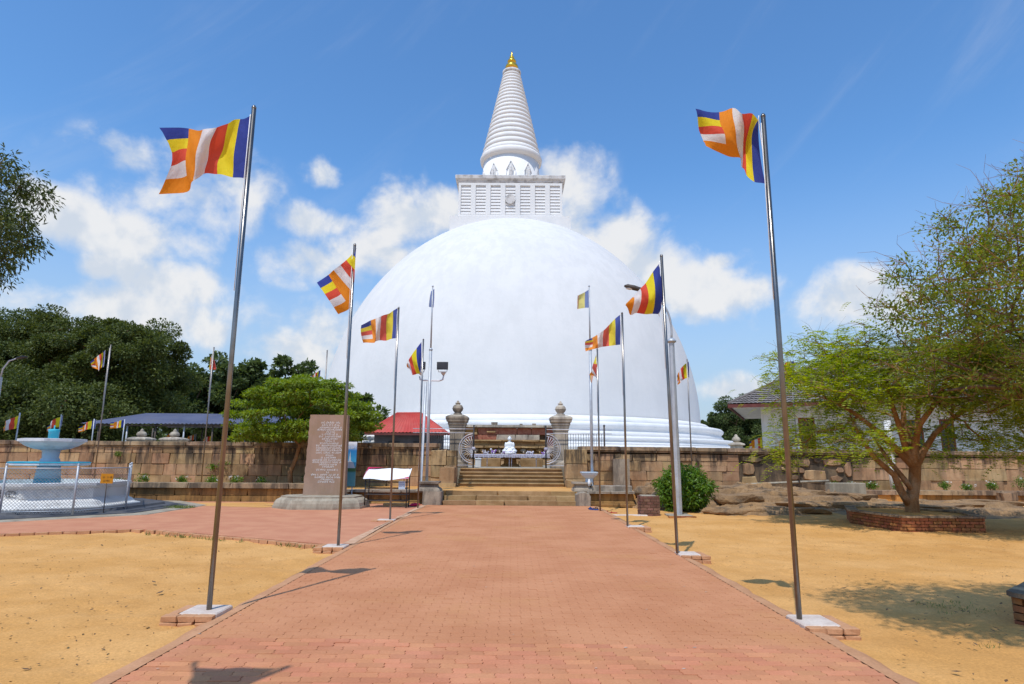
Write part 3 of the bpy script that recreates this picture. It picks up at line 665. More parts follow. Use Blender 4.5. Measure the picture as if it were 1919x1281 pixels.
# right of the steps: ashlar, then patched rubble, then big blocks
wr_ = thing('retaining_wall', (14, 28, 0.4), 'weathered stone wall right of the steps, part blocks, part rubble set in dark plaster', 'wall')
MB().prism([(2.7, 27.5), (26, 28.9), (42, 29.6), (42, 30.5), (2.7, 29.0)], 0.1, 1.93).build('core', 'wall_core', wr_)
WA = 0.058
ashlar(wr_, 'sandstone', 2.55, 9.9, 27.22, 0.30, [0.42, 0.40, 0.43, 0.30], 0.55, 1.35, ang=WA)
ashlar(wr_, 'sandstone', 2.28, 3.2, 26.6, 0.46, [0.34, 0.62, 0.6], 0.7, 0.95, depth=0.9)
block('stone', 'sandstone', 2.3, 2.95, 26.2, 26.65, 0.455, 0.75, wr_)
ashlar(wr_, 'sandstone', 15.0, 41, 27.22 + WA*12.4, 0.28, [0.50, 0.52, 0.48], 0.9, 2.1, ang=WA*0.75)
random.seed(21)
for (x0, x1, z0, z1) in [(9.95, 10.75, 0.3, 0.95), (10.05, 10.6, 0.98, 1.5), (9.95, 11.0, 1.5, 1.82), (11.75, 12.3, 1.42, 1.68), (12.4, 13.1, 1.33, 1.76), (13.25, 13.65, 1.52, 1.76), (13.7, 14.6, 1.4, 1.72), (12.2, 12.85, 1.08, 1.32), (12.02, 12.17, 0.86, 1.3), (12.2, 12.6, 0.78, 1.0), (12.7, 13.85, 0.74, 1.22), (13.95, 14.55, 0.72, 1.0), (14.25, 14.6, 1.1, 1.34), (11.8, 11.95, 1.2, 1.34), (14.65, 14.95, 0.9, 1.6)]:
    y = 27.22 + WA*((x0+x1)/2 - 2.55)
    bm = bmesh.new(); n = random.choice([5, 6, 7, 8]); cx_, cz_ = (x0+x1)/2, (z0+z1)/2
    ring = []
    for k in range(n):
        a = 2*math.pi*(k + random.uniform(-.2, .2))/n
        q = max(abs(math.cos(a)), abs(math.sin(a)))
        rr = random.uniform(0.86, 1.0)/q**0.75
        ring.append((cx_ + rr*(x1-x0)/2*math.cos(a), cz_ + rr*(z1-z0)/2*math.sin(a)))
    MB().add([(x, y+0.05, z) for x, z in ring] + [(cx_+(x-cx_)*.93, y-0.01, cz_+(z-cz_)*.9) for x, z in ring] + [(x, y+0.4, z) for x, z in ring],
             [tuple(range(n, 2*n))] + [(k, (k+1) % n, n+(k+1) % n, n+k) for k in range(n)] + [(2*n+k, 2*n+(k+1) % n, (k+1) % n, k) for k in range(n)]).build('rubble_stone', 'sandstone', wr_)
MB().prism([(9.9, 27.30+WA*7.35), (15.05, 27.30+WA*12.4), (15.05, 28.4), (9.9, 28.4)], 0.2, 1.93).build('plaster', 'wall_core', wr_)
coping(wr_, 2.9, 41.5, 27.25, 2.0, slope=-0.0055, ang=WA*0.9)
# dark upright slab against the wall
us = MB().prism([(4.3, 26.75), (4.98, 26.75), (4.98, 27.0), (4.3, 27.0)], 0.4, 1.63).build('upright_slab', 'grey_stone')
tag(us, 'lichen-blackened upright stone slab leaning on the wall right of the steps', 'stone slab')

# low front wall, left: capped two-course wall holding the planting bed
lw = thing('low_wall', (-13, 23.7, 0), 'low mossy orange stone wall with flat capping in front of the planting bed', 'wall')
MB().box(-30, -3.2, 23.85, 24.6, -0.2, 0.42).build('core', 'wall_core', lw)
ashlar(lw, 'orange_stone', -28, -6.2, 23.66, -0.06, [0.27, 0.26], 0.7, 1.5, depth=0.3)
x = -30
while x < -6.3:
    w = min(random.uniform(1.4, 2.4), -6.2-x); block('cap_stone', 'coping', x+.005, x+w-.005, 23.54, 24.1, 0.475, 0.66, lw, 0.006, 0.04); x += w
# moulded low wall with recessed panel beside the lower steps
def moulded(name, x0, x1, yf, label):
    t = thing(name, ((x0+x1)/2, yf, 0), label, 'wall')
    MB().bbox(x0, x1, yf-0.16, yf+0.5, -0.06, 0.05, 0.03).build('plinth', 'orange_stone', t)
    MB().bbox(x0+.03, x1-.03, yf-0.08, yf+0.5, 0.05, 0.12, 0.03).build('base_moulding', 'orange_stone', t)
    n = max(2, int((x1-x0)/0.9))
    for i in range(n):
        a = x0+.08+(x1-x0-.16)*i/n; b = x0+.08+(x1-x0-.16)*(i+1)/n
        block('panel_stone', 'orange_stone', a+.004, b-.004, yf+0.02, yf+0.4, 0.12, 0.385, t, 0.006, 0.02)
    for i in range(n):
        a = x0+(x1-x0)*i/n; b = x0+(x1-x0)*(i+1)/n
        block('cap_stone', 'grey_stone', a+.004, b-.004, yf-0.12, yf+0.5, 0.39, 0.47, t, 0.006, 0.04)
    return t
moulded('moulded_wall', -6.0, -2.95, 23.25, 'moulded low stone wall with recessed panels behind the cloth-roofed rack')
moulded('moulded_wall', 2.75, 4.5, 23.3, 'moulded low stone wall with dark recess right of the lower steps')
t = MB(); t.bbox(2.95, 4.45, 23.5, 24.1, 0.455, 0.66, 0.02)
tag(t.build('stone_bench', 'grey_stone'), 'grey stone slab lying on the low wall under the pale blue basin', 'stone slab')
# low kerb wall of the right-hand bed
kw = thing('bed_kerb', (20, 27.2, 0), 'low rendered kerb edging the right-hand flower bed under the tree', 'kerb')
x = 13.2
while x < 38:
    w = random.uniform(2.2, 3.6)
    y0 = 26.75 + 0.03*(x-13.2)
    block('kerb_stone', 'coping', x+.006, x+w-.006, y0, y0+0.45, 0.23, 0.41, kw, 0.004, 0.03)
    block('kerb_base', 'orange_stone', x+.004, x+w-.004, y0+0.1, y0+0.45, -0.1, 0.227, kw, 0.006, 0.03)
    x += w
block('kerb_end', 'coping', 20.4, 21.0, 26.55, 27.1, 0.02, 0.36, kw, 0.02, 0.06)

# ================================================================== STEPS
ls = thing('lower_steps', (0, 23, 0), 'three wide worn stone steps at the end of the red paved path', 'steps')
random.seed(4)
for i in range(3):
    z0, z1 = 0.152*i - 0.01, 0.152*(i+1)
    y0 = 22.68 + 0.33*i; x = -2.42 + 0.02*i
    while x < 2.35:
        w = min(random.uniform(0.9, 2.1), 2.36-x)
        if 2.36-x-w < 0.4: w = 2.36-x
        block('step_stone', 'step_stone', x+.003, x+w-.003, y0+random.uniform(-.015, .015), y0+0.75, z0, z1-random.uniform(0, .008), ls, 0.006, 0.03)
        x += w
up = thing('upper_steps', (0, 26.6, 0.455), 'five narrow-treaded stone steps climbing to the gate', 'steps')
for i in range(5):
    z0, z1 = 0.455 + 0.146*i, 0.455 + 0.146*(i+1)
    y0 = 26.9 + 0.31*i
    MB().bbox(-2.24, 2.24, y0, y0+0.7, z0-.004*i, z1-0.045, 0.008).build('riser', 'step_stone', up)
    MB().bbox(-2.25, 2.25, y0-0.05, y0+0.7, z1-0.044, z1, 0.018).build('tread', 'step_stone', up)
# guard stones and pedestals
pd = thing('stone_pedestal', (-2.75, 22.9, 0), 'square weathered stone pedestal with flared cap left of the lower steps', 'pedestal')
MB().square(-2.78, 22.95, [(0.34, -0.05), (0.33, 0.46)]).build('shaft', 'grey_stone', pd)
MB().square(-2.95, 23.15, [(0.43, 0.465), (0.41, 0.53), (0.31, 0.60), (0.29, 0.70), (0.37, 0.72), (0.38, 0.79)]).build('cap', 'grey_stone', pd)
g = thing('guard_stone', (2.55, 22.85, 0), 'round-topped lichen-spotted guard stone right of the lower steps', 'guard stone')
gm = MB(); pts = [(2.28, -0.05), (2.82, -0.05), (2.83, 0.30), (2.76, 0.42), (2.62, 0.47), (2.42, 0.46), (2.30, 0.38)]
gm.add([(x, 22.66, z) for x, z in pts] + [(x, 23.1, z) for x, z in pts] + [(2.55+(x-2.55)*.9, 22.6, 0.2+(z-0.2)*.93) for x, z in pts],
       [tuple(14+k for k in range(7))] + [(k, (k+1) % 7, 7+(k+1) % 7, 7+k) for k in range(7)] + [(14+k, 14+(k+1) % 7, (k+1) % 7, k) for k in range(7)])
gm.build('slab', 'grey_stone', g)
cb = MB().square(2.62, 23.75, [(0.36, 0.455), (0.34, 0.53), (0.28, 0.60), (0.27, 0.68), (0.36, 0.72), (0.36, 0.78)]).build('carved_block', 'grey_stone')
tag(cb, 'small moulded grey stone block behind the round-topped guard stone', 'stone block')

# ================================================================== GATE
for s, cx_, wd in ((-1, -2.52, 'left'), (1, 2.3, 'right')):
    mt = 'grey_stone' if s < 0 else 'pale_stone'
    t = thing('gate_pillar', (cx_, 29.4, 1.18), ('brownish' if s < 0 else 'paler cream') + ' stone gate pillar topped with a round pot, ' + wd + ' of the opening', 'gate pillar', 'gate pillars')
    y = 29.4; k = 29.4/28.5
    MB().square(cx_, y, [(0.50, 1.15), (0.50, 1.45), (0.4, 1.5), (0.325, 1.55), (0.325, 2.88)]).build('shaft', mt, t)
    MB().square(cx_, y, [(0.325, 2.88), (0.36, 2.9), (0.35, 3.02), (0.38, 3.04), (0.38, 3.12), (0.42, 3.15), (0.41, 3.24), (0.47, 3.28), (0.49, 3.38), (0.51, 3.41), (0.51, 3.50), (0.44, 3.55), (0.28, 3.61)]).build('cap', mt, t)
    pot = MB().lathe(cx_, y, [(0.20, 3.59), (0.21, 3.66), (0.15, 3.70), (0.17, 3.74), (0.235, 3.82), (0.25, 3.90), (0.24, 3.98), (0.18, 4.06), (0.10, 4.10), (0.09, 4.12), (0.13, 4.14), (0.12, 4.17), (0.06, 4.19), (0.05, 4.24), (0.02, 4.28)], 20).build('pot', mt, t)
    MB().lathe(cx_, y, [(0.24, 3.87), (0.262, 3.885), (0.262, 3.915), (0.24, 3.93)], 20).build('pot_band', mt, pot)
for s in (-1, 1):
    xe = -1.72 if s < 0 else 1.58                        # leading post
    xo = -4.15 if s < 0 else 4.25                        # far end over the wall
    y = 28.85
    t = thing('sliding_gate', (xe, y, 1.18), 'open sliding gate leaf with silver half-wheel, ' + ('left' if s < 0 else 'right') + ' of the opening', 'gate', 'gate leaves')
    MB().tube([(xe, y, 1.18), (xe, y, 3.12)], 0.035, 8).build('leading_post', 'black_metal', t)
    MB().tube([(xo, y, 1.18), (xo, y, 3.08)], 0.04, 8).ball((xo, y, 3.12), 0.05).build('end_post', 'dark_metal', t)
    for z, m_ in ((2.93, 'silver_paint'), (2.75, 'silver_paint'), (1.30, 'silver_paint')):
        MB().tube([(xe, y, z), (xo - (0.35*s if False else -0.35*s), y, z)], 0.018, 6).build('rail', m_, t)
    zc = 2.05; rad = 0.66
    w = MB(); aa = [math.pi/2 + s*0 + (math.pi*i/20)*(1 if s < 0 else -1) for i in range(21)]
    w.tube([(xe + rad*math.cos(a), y, zc + rad*math.sin(a)) for a in aa], 0.022, 6).tube([(xe + (rad-.09)*math.cos(a), y, zc + (rad-.09)*math.sin(a)) for a in aa], 0.014, 6)
    wheel = w.build('wheel_rim', 'silver_paint', t)
    for i in range(1, 14):
        a = math.pi/2 + (math.pi*i/14)*(1 if s < 0 else -1)
        MB().tube([(xe + 0.07*math.cos(a), y, zc + 0.07*math.sin(a)), (xe + (rad-.09)*math.cos(a), y, zc + (rad-.09)*math.sin(a))], 0.013, 5).build('spoke', 'silver_paint', wheel)
    MB().ball((xe, y, zc), (0.09, 0.05, 0.09)).build('hub', 'lavender', wheel)
    x0_, x1_ = sorted((xe - 0.0, xe + s*0.62))
    n = 16
    for i in range(n):
        x = xo + (-s)*(-0.0) + (xe + s*0.78 - xo)*i/n
        MB().tube([(x, y+0.02, 1.3), (x, y+0.02, 2.75)], 0.011, 5).build('baluster', 'black_metal', t)

# ================================================================== FRONTISPIECE, TABLE, STATUE BEHIND THE GATE
fr = thing('frontispiece', (0, 42.5, 1.18), 'ruined stone and red brick frontispiece in ledges behind the white seated statue', 'frontispiece')
FX0, FX1, FY = -3.55, 3.35, 42.0
MB().box(FX0+.15, FX1-.15, FY+0.5, FY+3, 1.18, 3.55).build('core', 'wall_core', fr)
def ledge(x0, x1, z0, z1, y, mat, name='ledge'):
    x = x0
    while x < x1-.05:
        w = min(random.uniform(0.8, 1.9), x1-x)
        block(name, mat, x+.004, x+w-.004, y, FY+0.9, z0, z1, fr, 0.01, 0.04); x += w
ledge(FX0, FX1, 1.18, 1.42, FY-0.7, 'step_stone'); ledge(FX0, FX1, 1.42, 1.55, FY-0.55, 'step_stone')
ledge(FX0+.1, FX1-.1, 1.55, 1.80, FY-0.1, 'orange_stone', 'frieze_block')
ledge(FX0, FX1, 1.80, 1.92, FY-0.45, 'step_stone')
ledge(FX0+.1, FX1-.1, 1.92, 2.28, FY+0.05, 'orange_stone', 'frieze_block')
ledge(FX0, FX1, 2.28, 2.42, FY-0.38, 'step_stone')
ledge(FX0+.1, FX1-.9, 2.42, 2.72, FY+0.1, 'step_stone', 'frieze_block'); ledge(FX0, FX1-1.0, 2.72, 2.82, FY-0.2, 'step_stone')
ledge(FX1-.95, FX1-.1, 2.42, 3.10, FY+0.2, 'red_brick_course', 'brick_course')
ledge(FX0+.1, -1.0, 2.82, 3.15, FY+0.15, 'red_brick_course', 'brick_course'); ledge(-1.0, 1.9, 2.82, 3.15, FY+0.1, 'pale_stone', 'frieze_block')
ledge(FX0, FX0+1.3, 3.15, 3.30, FY-0.05, 'step_stone'); ledge(FX1-1.0, FX1+.1, 3.12, 3.24, FY-0.1, 'coping')
ledge(FX0+1.3, FX1-.1, 3.16, 3.62, FY+0.2, 'red_brick_course', 'brick_course'); ledge(FX0+1.9, FX0+2.5, 3.30, 3.40, FY+0.02, 'step_stone', 'inset_stone')
ledge(FX0-.05, FX0+1.3, 3.30, 3.66, FY+0.15, 'orange_stone', 'frieze_block')
ledge(FX0-.1, FX1+.1, 3.64, 3.80, FY-0.08, 'pale_stone', 'cap_stone')
for x, w in ((-1.35, .42), (0.55, .2), (1.4, .25)): block('loose_stone', 'grey_stone', x, x+w, FY+.1, FY+.4, 3.80, 3.80+w*.45, fr)
for i in range(12):
    x = -2.95 + i*0.53 + random.uniform(-.05, .05)
    e = MB(); e.ball((x, FY-0.05, 2.12), (0.17, 0.16, 0.15), 10, 7); e.tube([(x, FY-0.2, 2.1), (x+.02, FY-0.28, 1.99), (x+.04, FY-0.26, 1.92)], [0.06, 0.05, 0.035], 6)
    e.ball((x-.15, FY-0.02, 2.13), (0.06, 0.05, 0.1), 8, 5).ball((x+.15, FY-0.02, 2.13), (0.06, 0.05, 0.1), 8, 5)
    e.build('elephant_head', 'pale_stone' if i % 3 == 1 else 'step_stone', fr)
tb = thing('offering_table', (-0.05, 33.2, 1.18), 'long white and lavender lace-edged offering table in front of the white statue', 'table')
MB().bbox(-2.1, 2.0, 32.9, 33.6, 1.78, 1.83, 0.02).build('tabletop', 'lavender', tb)
vl = MB(); random.seed(9)
for i in range(46):
    x = -2.1 + i*4.1/46; vl.box(x+.006, x+.083, 32.87, 32.9, 1.66+random.uniform(-.02, .02), 1.78)
vl.build('lace_valance', 'lavender', tb)
for x in (-1.25, -0.10, 0.02, 1.3): MB().tube([(x, 33.0, 1.18), (x, 33.0, 1.78)], 0.022, 6).build('leg', 'lavender', tb)
pd2 = MB().square(-0.05, 33.9, [(0.52, 1.18), (0.50, 1.25), (0.34, 1.36), (0.32, 1.55), (0.42, 1.66), (0.46, 1.76)]).build('stone_stand', 'orange_stone')
tag(pd2, 'waisted brown stone stand under the offering table', 'stand')
for i, (x0, x1) in enumerate(((-1.75, -0.55), (0.5, 1.7))):
    b = MB().bbox(x0, x1, 34.1, 34.8, 1.18, 1.62, 0.04).build('stone_block', 'step_stone')
    tag(b, 'long rough stone block under the ' + ('left' if i == 0 else 'right') + ' half of the offering table', 'stone block')
# white seated statue: blended volumes turned into one continuous surface
def blended(name, mat, parts, voxel, parent=None):
    mb = MB(); [mb.ball(c, r, 16, 12) for c, r in parts]
    me = mb.mesh(name+'_src', mat); o = bpy.data.objects.new(name+'_src', me); COL.objects.link(o)
    rm = o.modifiers.new('r', 'REMESH'); rm.mode = 'VOXEL'; rm.voxel_size = voxel; rm.use_smooth_shade = True
    sm = o.modifiers.new('s', 'SMOOTH'); sm.iterations = 4; sm.factor = 0.5
    dg = bpy.context.evaluated_depsgraph_get(); dg.update()
    out = bpy.data.meshes.new_from_object(o.evaluated_get(dg)); out.name = name
    bpy.data.objects.remove(o); out.materials.clear(); out.materials.append(M[mat])
    return link(name, out, parent)
sx, sy, sz = -0.09, 33.25, 1.87
stt = thing('seated_statue', (sx, sy, sz), 'white marble statue seated cross-legged on the offering table', 'statue')
blended('figure', 'white_marble', [((sx, sy, sz+.30), (.19, .13, .20)), ((sx, sy, sz+.46), (.20, .12, .16)), ((sx, sy-.02, sz+.66), (.05, .05, .08)), ((sx, sy-.02, sz+.76), (.088, .095, .115)), ((sx, sy, sz+.86), (.045, .045, .04)),
    ((sx-.2, sy, sz+.42), (.065, .07, .16)), ((sx+.2, sy, sz+.42), (.065, .07, .16)), ((sx-.19, sy-.1, sz+.25), (.11, .1, .06)), ((sx+.19, sy-.1, sz+.25), (.11, .1, .06)),
    ((sx-.24, sy-.05, sz+.13), (.15, .19, .085)), ((sx+.24, sy-.05, sz+.13), (.15, .19, .085)), ((sx, sy-.16, sz+.12), (.2, .1, .07)), ((sx, sy-.13, sz+.2), (.12, .08, .045)),
    ((sx-.095, sy, sz+.75), (.02, .03, .05)), ((sx+.095, sy, sz+.75), (.02, .03, .05)), ((sx, sy-.115, sz+.75), (.018, .02, .03))], 0.016, stt)
MB().lathe(sx, sy, [(.34, sz-.02), (.37, sz), (.33, sz+.03), (.35, sz+.06), (.30, sz+.08)], 24).build('lotus_base', 'white_marble', stt)
random.seed(31)
def posy(x, z, s, label, mats=('purple', 'pale_petal')):
    t = thing('flower_bunch', (x, 33.05, z), label, 'flowers', 'flower bunches on the offering table')
    for j, mt in enumerate(mats):
        m_ = MB()
        for k in range(9): m_.ball((x + random.gauss(0, s*.45), 33.05 + random.gauss(0, .05), z + s*.35 + random.gauss(0, s*.28)), s*random.uniform(.16, .28), 8, 5)
        m_.build('blossoms', mt, t)
for x, s, lb in ((-0.95, .2, 'purple and white flower bunch on the table left of the statue'), (0.04, .21, 'purple flower bunch at the right foot of the statue'), (-0.38, .13, 'small purple flower bunch at the left foot of the statue'),
                 (0.95, .2, 'pale lilac flower bunch on the table right of the statue'), (1.72, .16, 'purple flower bunch at the right end of the offering table'), (-1.3, .15, 'pale lilac flower bunch near the left end of the offering table')):
    posy(x, 1.85, s, lb, ('purple', 'pale_petal') if 'purple' in lb else ('lavender', 'pale_petal'))
bn = thing('white_bin', (-1.62, 31.6, 1.18), 'small white lidded bin standing inside the gate on the left', 'bin')
MB().bbox(-1.78, -1.5, 31.45, 31.75, 1.18, 1.56, 0.02).build('body', 'white_wall', bn)
MB().bbox(-1.80, -1.48, 31.43, 31.77, 1.563, 1.62, 0.02).build('lid', 'marble_grey', bn)

# ================================================================== FLAGPOLES AND FLAGS
FLAGS = {
'F1':[[(-3.25,7.09,5.79),(-3.41,7.16,5.78),(-3.53,7.12,5.7),(-3.63,7.03,5.6),(-3.81,7.07,5.58),(-4.1,7.25,5.71),(-4.32,7.04,5.58)],[(-3.24,7.09,5.38),(-3.42,7.12,5.38),(-3.61,7.17,5.38),(-3.72,7.09,5.31),(-3.84,7.01,5.22),(-4.05,7.21,5.32),(-4.18,7.09,5.21)],[(-3.25,7.09,4.96),(-3.4,7.06,4.97),(-3.61,7.14,5.03),(-3.79,7.16,5.05),(-3.86,7.09,4.91),(-4.0,7.17,4.83),(-4.31,7.14,4.77)]],
'F2':[[(2.93,6.86,5.66),(2.86,6.71,5.55),(2.82,6.76,5.65),(2.75,6.84,5.74),(2.66,6.96,5.85),(2.5,6.96,5.8),(2.17,6.84,5.77)],[(2.92,6.86,5.24),(2.86,6.94,5.39),(2.86,7.06,5.47),(2.8,7.02,5.52),(2.65,6.86,5.48),(2.47,6.78,5.46),(2.24,6.92,5.54)],[(2.96,6.86,4.83),(2.84,6.86,4.86),(2.76,6.91,4.95),(2.78,7.06,5.13),(2.77,7.06,5.25),(2.54,6.9,5.2),(2.29,6.86,5.32)]],
'F3':[[(-3.23,12.05,5.76),(-3.24,12.1,5.69),(-3.37,12.15,5.57),(-3.47,12.1,5.45),(-3.57,12.0,5.31),(-3.7,12.1,5.24),(-3.94,12.15,5.09)],[(-3.19,12.05,5.72),(-3.18,12.0,5.61),(-3.25,12.05,5.43),(-3.34,12.15,5.28),(-3.4,12.1,5.11),(-3.46,12.05,4.9),(-3.67,12.0,4.75)],[(-3.16,12.05,5.79),(-3.13,11.93,5.54),(-3.14,11.97,5.31),(-3.16,12.05,5.07),(-3.21,12.17,4.9),(-3.22,12.1,4.57),(-3.47,12.15,4.44)]],
'F4':[[(2.79,11.41,5.3),(2.69,11.51,5.17),(2.53,11.46,4.93),(2.41,11.41,4.8),(2.28,11.46,4.66),(2.16,11.51,4.53),(2.27,11.61,4.59)],[(2.83,11.41,4.67),(2.64,11.16,4.65),(2.51,11.16,4.55),(2.39,11.21,4.54),(2.27,11.29,4.54),(2.14,11.41,4.49),(2.23,11.61,4.54)],[(2.76,11.46,4.33),(2.64,11.46,4.33),(2.5,11.51,4.34),(2.34,11.46,4.34),(2.23,11.41,4.3),(2.18,11.41,4.4),(2.25,11.61,4.51)]],
'F5':[[(-3.21,17.02,5.75),(-3.35,17.1,5.69),(-3.48,17.02,5.58),(-3.64,16.94,5.49),(-3.81,17.02,5.44),(-3.96,17.12,5.41),(-4.19,16.92,5.24)],[(-3.2,17.02,5.32),(-3.33,17.07,5.29),(-3.52,17.12,5.25),(-3.67,17.02,5.17),(-3.76,16.92,5.08),(-3.92,17.12,5.08),(-4.19,17.02,4.99)],[(-3.21,17.02,4.89),(-3.33,17.02,4.87),(-3.5,17.1,4.84),(-3.68,17.12,4.84),(-3.78,17.02,4.8),(-3.82,16.97,4.74),(-4.15,17.12,4.78)]],
'F6':[[(2.81,15.84,5.33),(2.69,15.92,5.24),(2.53,15.84,5.07),(2.35,15.74,4.88),(2.21,15.86,4.8),(2.08,15.94,4.73),(1.9,15.74,4.62)],[(2.81,15.84,4.93),(2.67,15.79,4.88),(2.52,15.94,4.79),(2.35,15.86,4.69),(2.2,15.74,4.61),(2.1,15.94,4.59),(1.88,15.84,4.55)],[(2.8,15.84,4.54),(2.68,15.89,4.53),(2.5,15.78,4.49),(2.36,15.94,4.5),(2.21,15.84,4.44),(2.04,15.76,4.39),(1.9,15.89,4.36)]],
'F7':[[(-3.12,21.19,5.56),(-3.3,21.29,5.36),(-3.47,21.39,5.13),(-3.59,21.44,4.96),(-3.65,21.54,4.87),(-3.69,21.69,4.8),(-3.62,21.74,4.68)],[(-3.11,21.19,5.08),(-3.24,21.09,4.89),(-3.39,21.24,4.8),(-3.51,21.39,4.76),(-3.6,21.54,4.76),(-3.66,21.64,4.75),(-3.63,21.69,4.69)],[(-3.11,21.19,4.6),(-3.13,21.14,4.47),(-3.27,21.34,4.46),(-3.42,21.39,4.43),(-3.49,21.54,4.56),(-3.57,21.59,4.7),(-3.65,21.69,4.74)]],
'F8':[[(2.85,20.62,5.29),(2.86,20.72,5.16),(2.74,20.77,4.79),(2.7,20.82,4.64),(2.67,20.82,4.51),(2.62,20.92,4.41),(2.65,20.82,4.16)],[(2.87,20.62,5.27),(2.9,20.82,5.12),(2.8,20.62,4.75),(2.79,20.72,4.44),(2.75,20.82,4.42),(2.68,20.87,4.39),(2.66,20.82,4.15)],[(2.88,20.62,5.29),(2.9,20.72,5.1),(2.88,20.62,4.75),(2.88,20.67,4.22),(2.83,20.82,4.32),(2.74,20.82,4.37),(2.69,20.87,4.14)]],
'F10':[[(7.34,25.6,5.62),(7.26,25.7,5.57),(7.1,25.6,5.45),(7.02,25.7,5.34),(6.96,25.8,5.22),(6.88,25.7,5.11),(6.88,25.8,5.03)],[(7.34,25.6,5.28),(7.28,25.75,5.26),(7.14,25.7,5.17),(7.01,25.6,5.08),(6.95,25.7,4.98),(6.93,25.8,4.9),(6.86,25.7,4.82)],[(7.33,25.6,4.97),(7.25,25.65,4.94),(7.18,25.75,4.92),(7.08,25.7,4.86),(6.96,25.6,4.74),(6.94,25.75,4.71),(6.89,25.8,4.67)]],
'FR':[[(3.07,24.0,8.27),(2.9,24.08,8.16),(2.64,24.0,8.01),(2.63,24.05,8.01),(2.61,24.03,8.0),(2.6,24.06,8.01),(2.59,24.0,7.99)],[(3.06,24.0,7.86),(2.88,24.05,7.83),(2.63,24.08,7.77),(2.61,24.03,7.75),(2.61,24.05,7.74),(2.59,24.02,7.73),(2.58,24.05,7.73)],[(3.05,24.0,7.5),(2.87,24.0,7.49),(2.62,24.05,7.46),(2.61,24.08,7.46),(2.6,24.03,7.45),(2.58,24.05,7.45),(2.58,24.08,7.45)]],
'FL':[[(-2.99,23.2,8.0),(-3.13,23.3,7.94),(-3.14,23.5,7.98),(-3.13,23.6,7.98),(-3.13,23.7,7.99),(-3.12,23.8,8.0),(-3.12,23.9,8.0)],[(-2.99,23.2,7.64),(-3.17,23.25,7.6),(-3.18,23.5,7.65),(-3.16,23.6,7.66),(-3.15,23.7,7.67),(-3.14,23.8,7.69),(-3.13,23.9,7.7)],[(-3.0,23.2,7.27),(-3.19,23.3,7.31),(-3.19,23.5,7.37),(-3.17,23.6,7.41),(-3.16,23.7,7.45),(-3.15,23.8,7.48),(-3.15,23.9,7.52)]],
'F11':[[(11.71,25.6,5.68),(11.63,25.68,5.67),(11.37,25.6,5.61),(11.37,25.7,5.6),(11.36,25.8,5.57),(11.27,25.7,5.51),(11.2,25.7,5.42)],[(11.7,25.6,5.32),(11.63,25.7,5.29),(11.38,25.65,5.21),(11.29,25.6,5.18),(11.29,25.7,5.18),(11.27,25.8,5.14),(11.13,25.7,5.09)],[(11.7,25.6,5.01),(11.63,25.65,4.95),(11.4,25.7,4.89),(11.32,25.65,4.88),(11.23,25.6,4.9),(11.19,25.7,4.93),(11.12,25.8,4.96)]],
'F12':[[(-16.71,25.3,5.85),(-16.82,25.38,5.82),(-16.85,25.3,5.74),(-16.99,25.4,5.69),(-17.16,25.5,5.64),(-17.17,25.4,5.53),(-17.33,25.4,5.4)],[(-16.69,25.3,5.52),(-16.82,25.4,5.51),(-16.84,25.35,5.46),(-16.87,25.3,5.41),(-17.02,25.4,5.38),(-17.19,25.5,5.33),(-17.27,25.4,5.27)],[(-16.69,25.3,5.21),(-16.79,25.35,5.17),(-16.88,25.4,5.14),(-16.88,25.35,5.06),(-16.86,25.3,4.99),(-16.98,25.4,5.09),(-17.26,25.5,5.17)]],
'F13':[[(-12.31,25.3,5.68),(-12.38,25.4,5.66),(-12.35,25.3,5.62),(-12.23,25.4,5.52),(-12.44,25.8,5.54),(-12.56,26.0,5.52),(-12.62,26.1,5.49)],[(-12.33,25.3,5.42),(-12.37,25.35,5.38),(-12.34,25.3,5.35),(-12.19,25.45,5.31),(-12.4,25.8,5.34),(-12.54,26.0,5.34),(-12.61,26.1,5.33)],[(-12.35,25.3,5.15),(-12.37,25.35,5.14),(-12.34,25.3,5.11),(-12.13,25.4,5.13),(-12.39,25.8,5.18),(-12.53,26.0,5.21),(-12.62,26.1,5.22)]],
'F14':[[(-7.81,25.3,5.12),(-7.92,25.4,5.09),(-7.95,25.3,5.03),(-8.05,25.4,5.0),(-8.14,25.5,4.95),(-8.15,25.4,4.89),(-8.25,25.5,4.86)],[(-7.82,25.3,4.99),(-7.93,25.45,4.94),(-7.98,25.4,4.89),(-8.01,25.3,4.83),(-8.1,25.4,4.8),(-8.17,25.5,4.77),(-8.23,25.4,4.69)],[(-7.83,25.3,4.83),(-7.91,25.35,4.77),(-8.0,25.45,4.74),(-8.05,25.4,4.71),(-8.08,25.3,4.66),(-8.17,25.45,4.63),(-8.27,25.5,4.59)]],
}
def cm(p0, p1, p2, p3, t):
    return 0.5*((2*p1) + (-p0+p2)*t + (2*p0-5*p1+4*p2-p3)*t*t + (-p0+3*p1-3*p2+p3)*t**3)
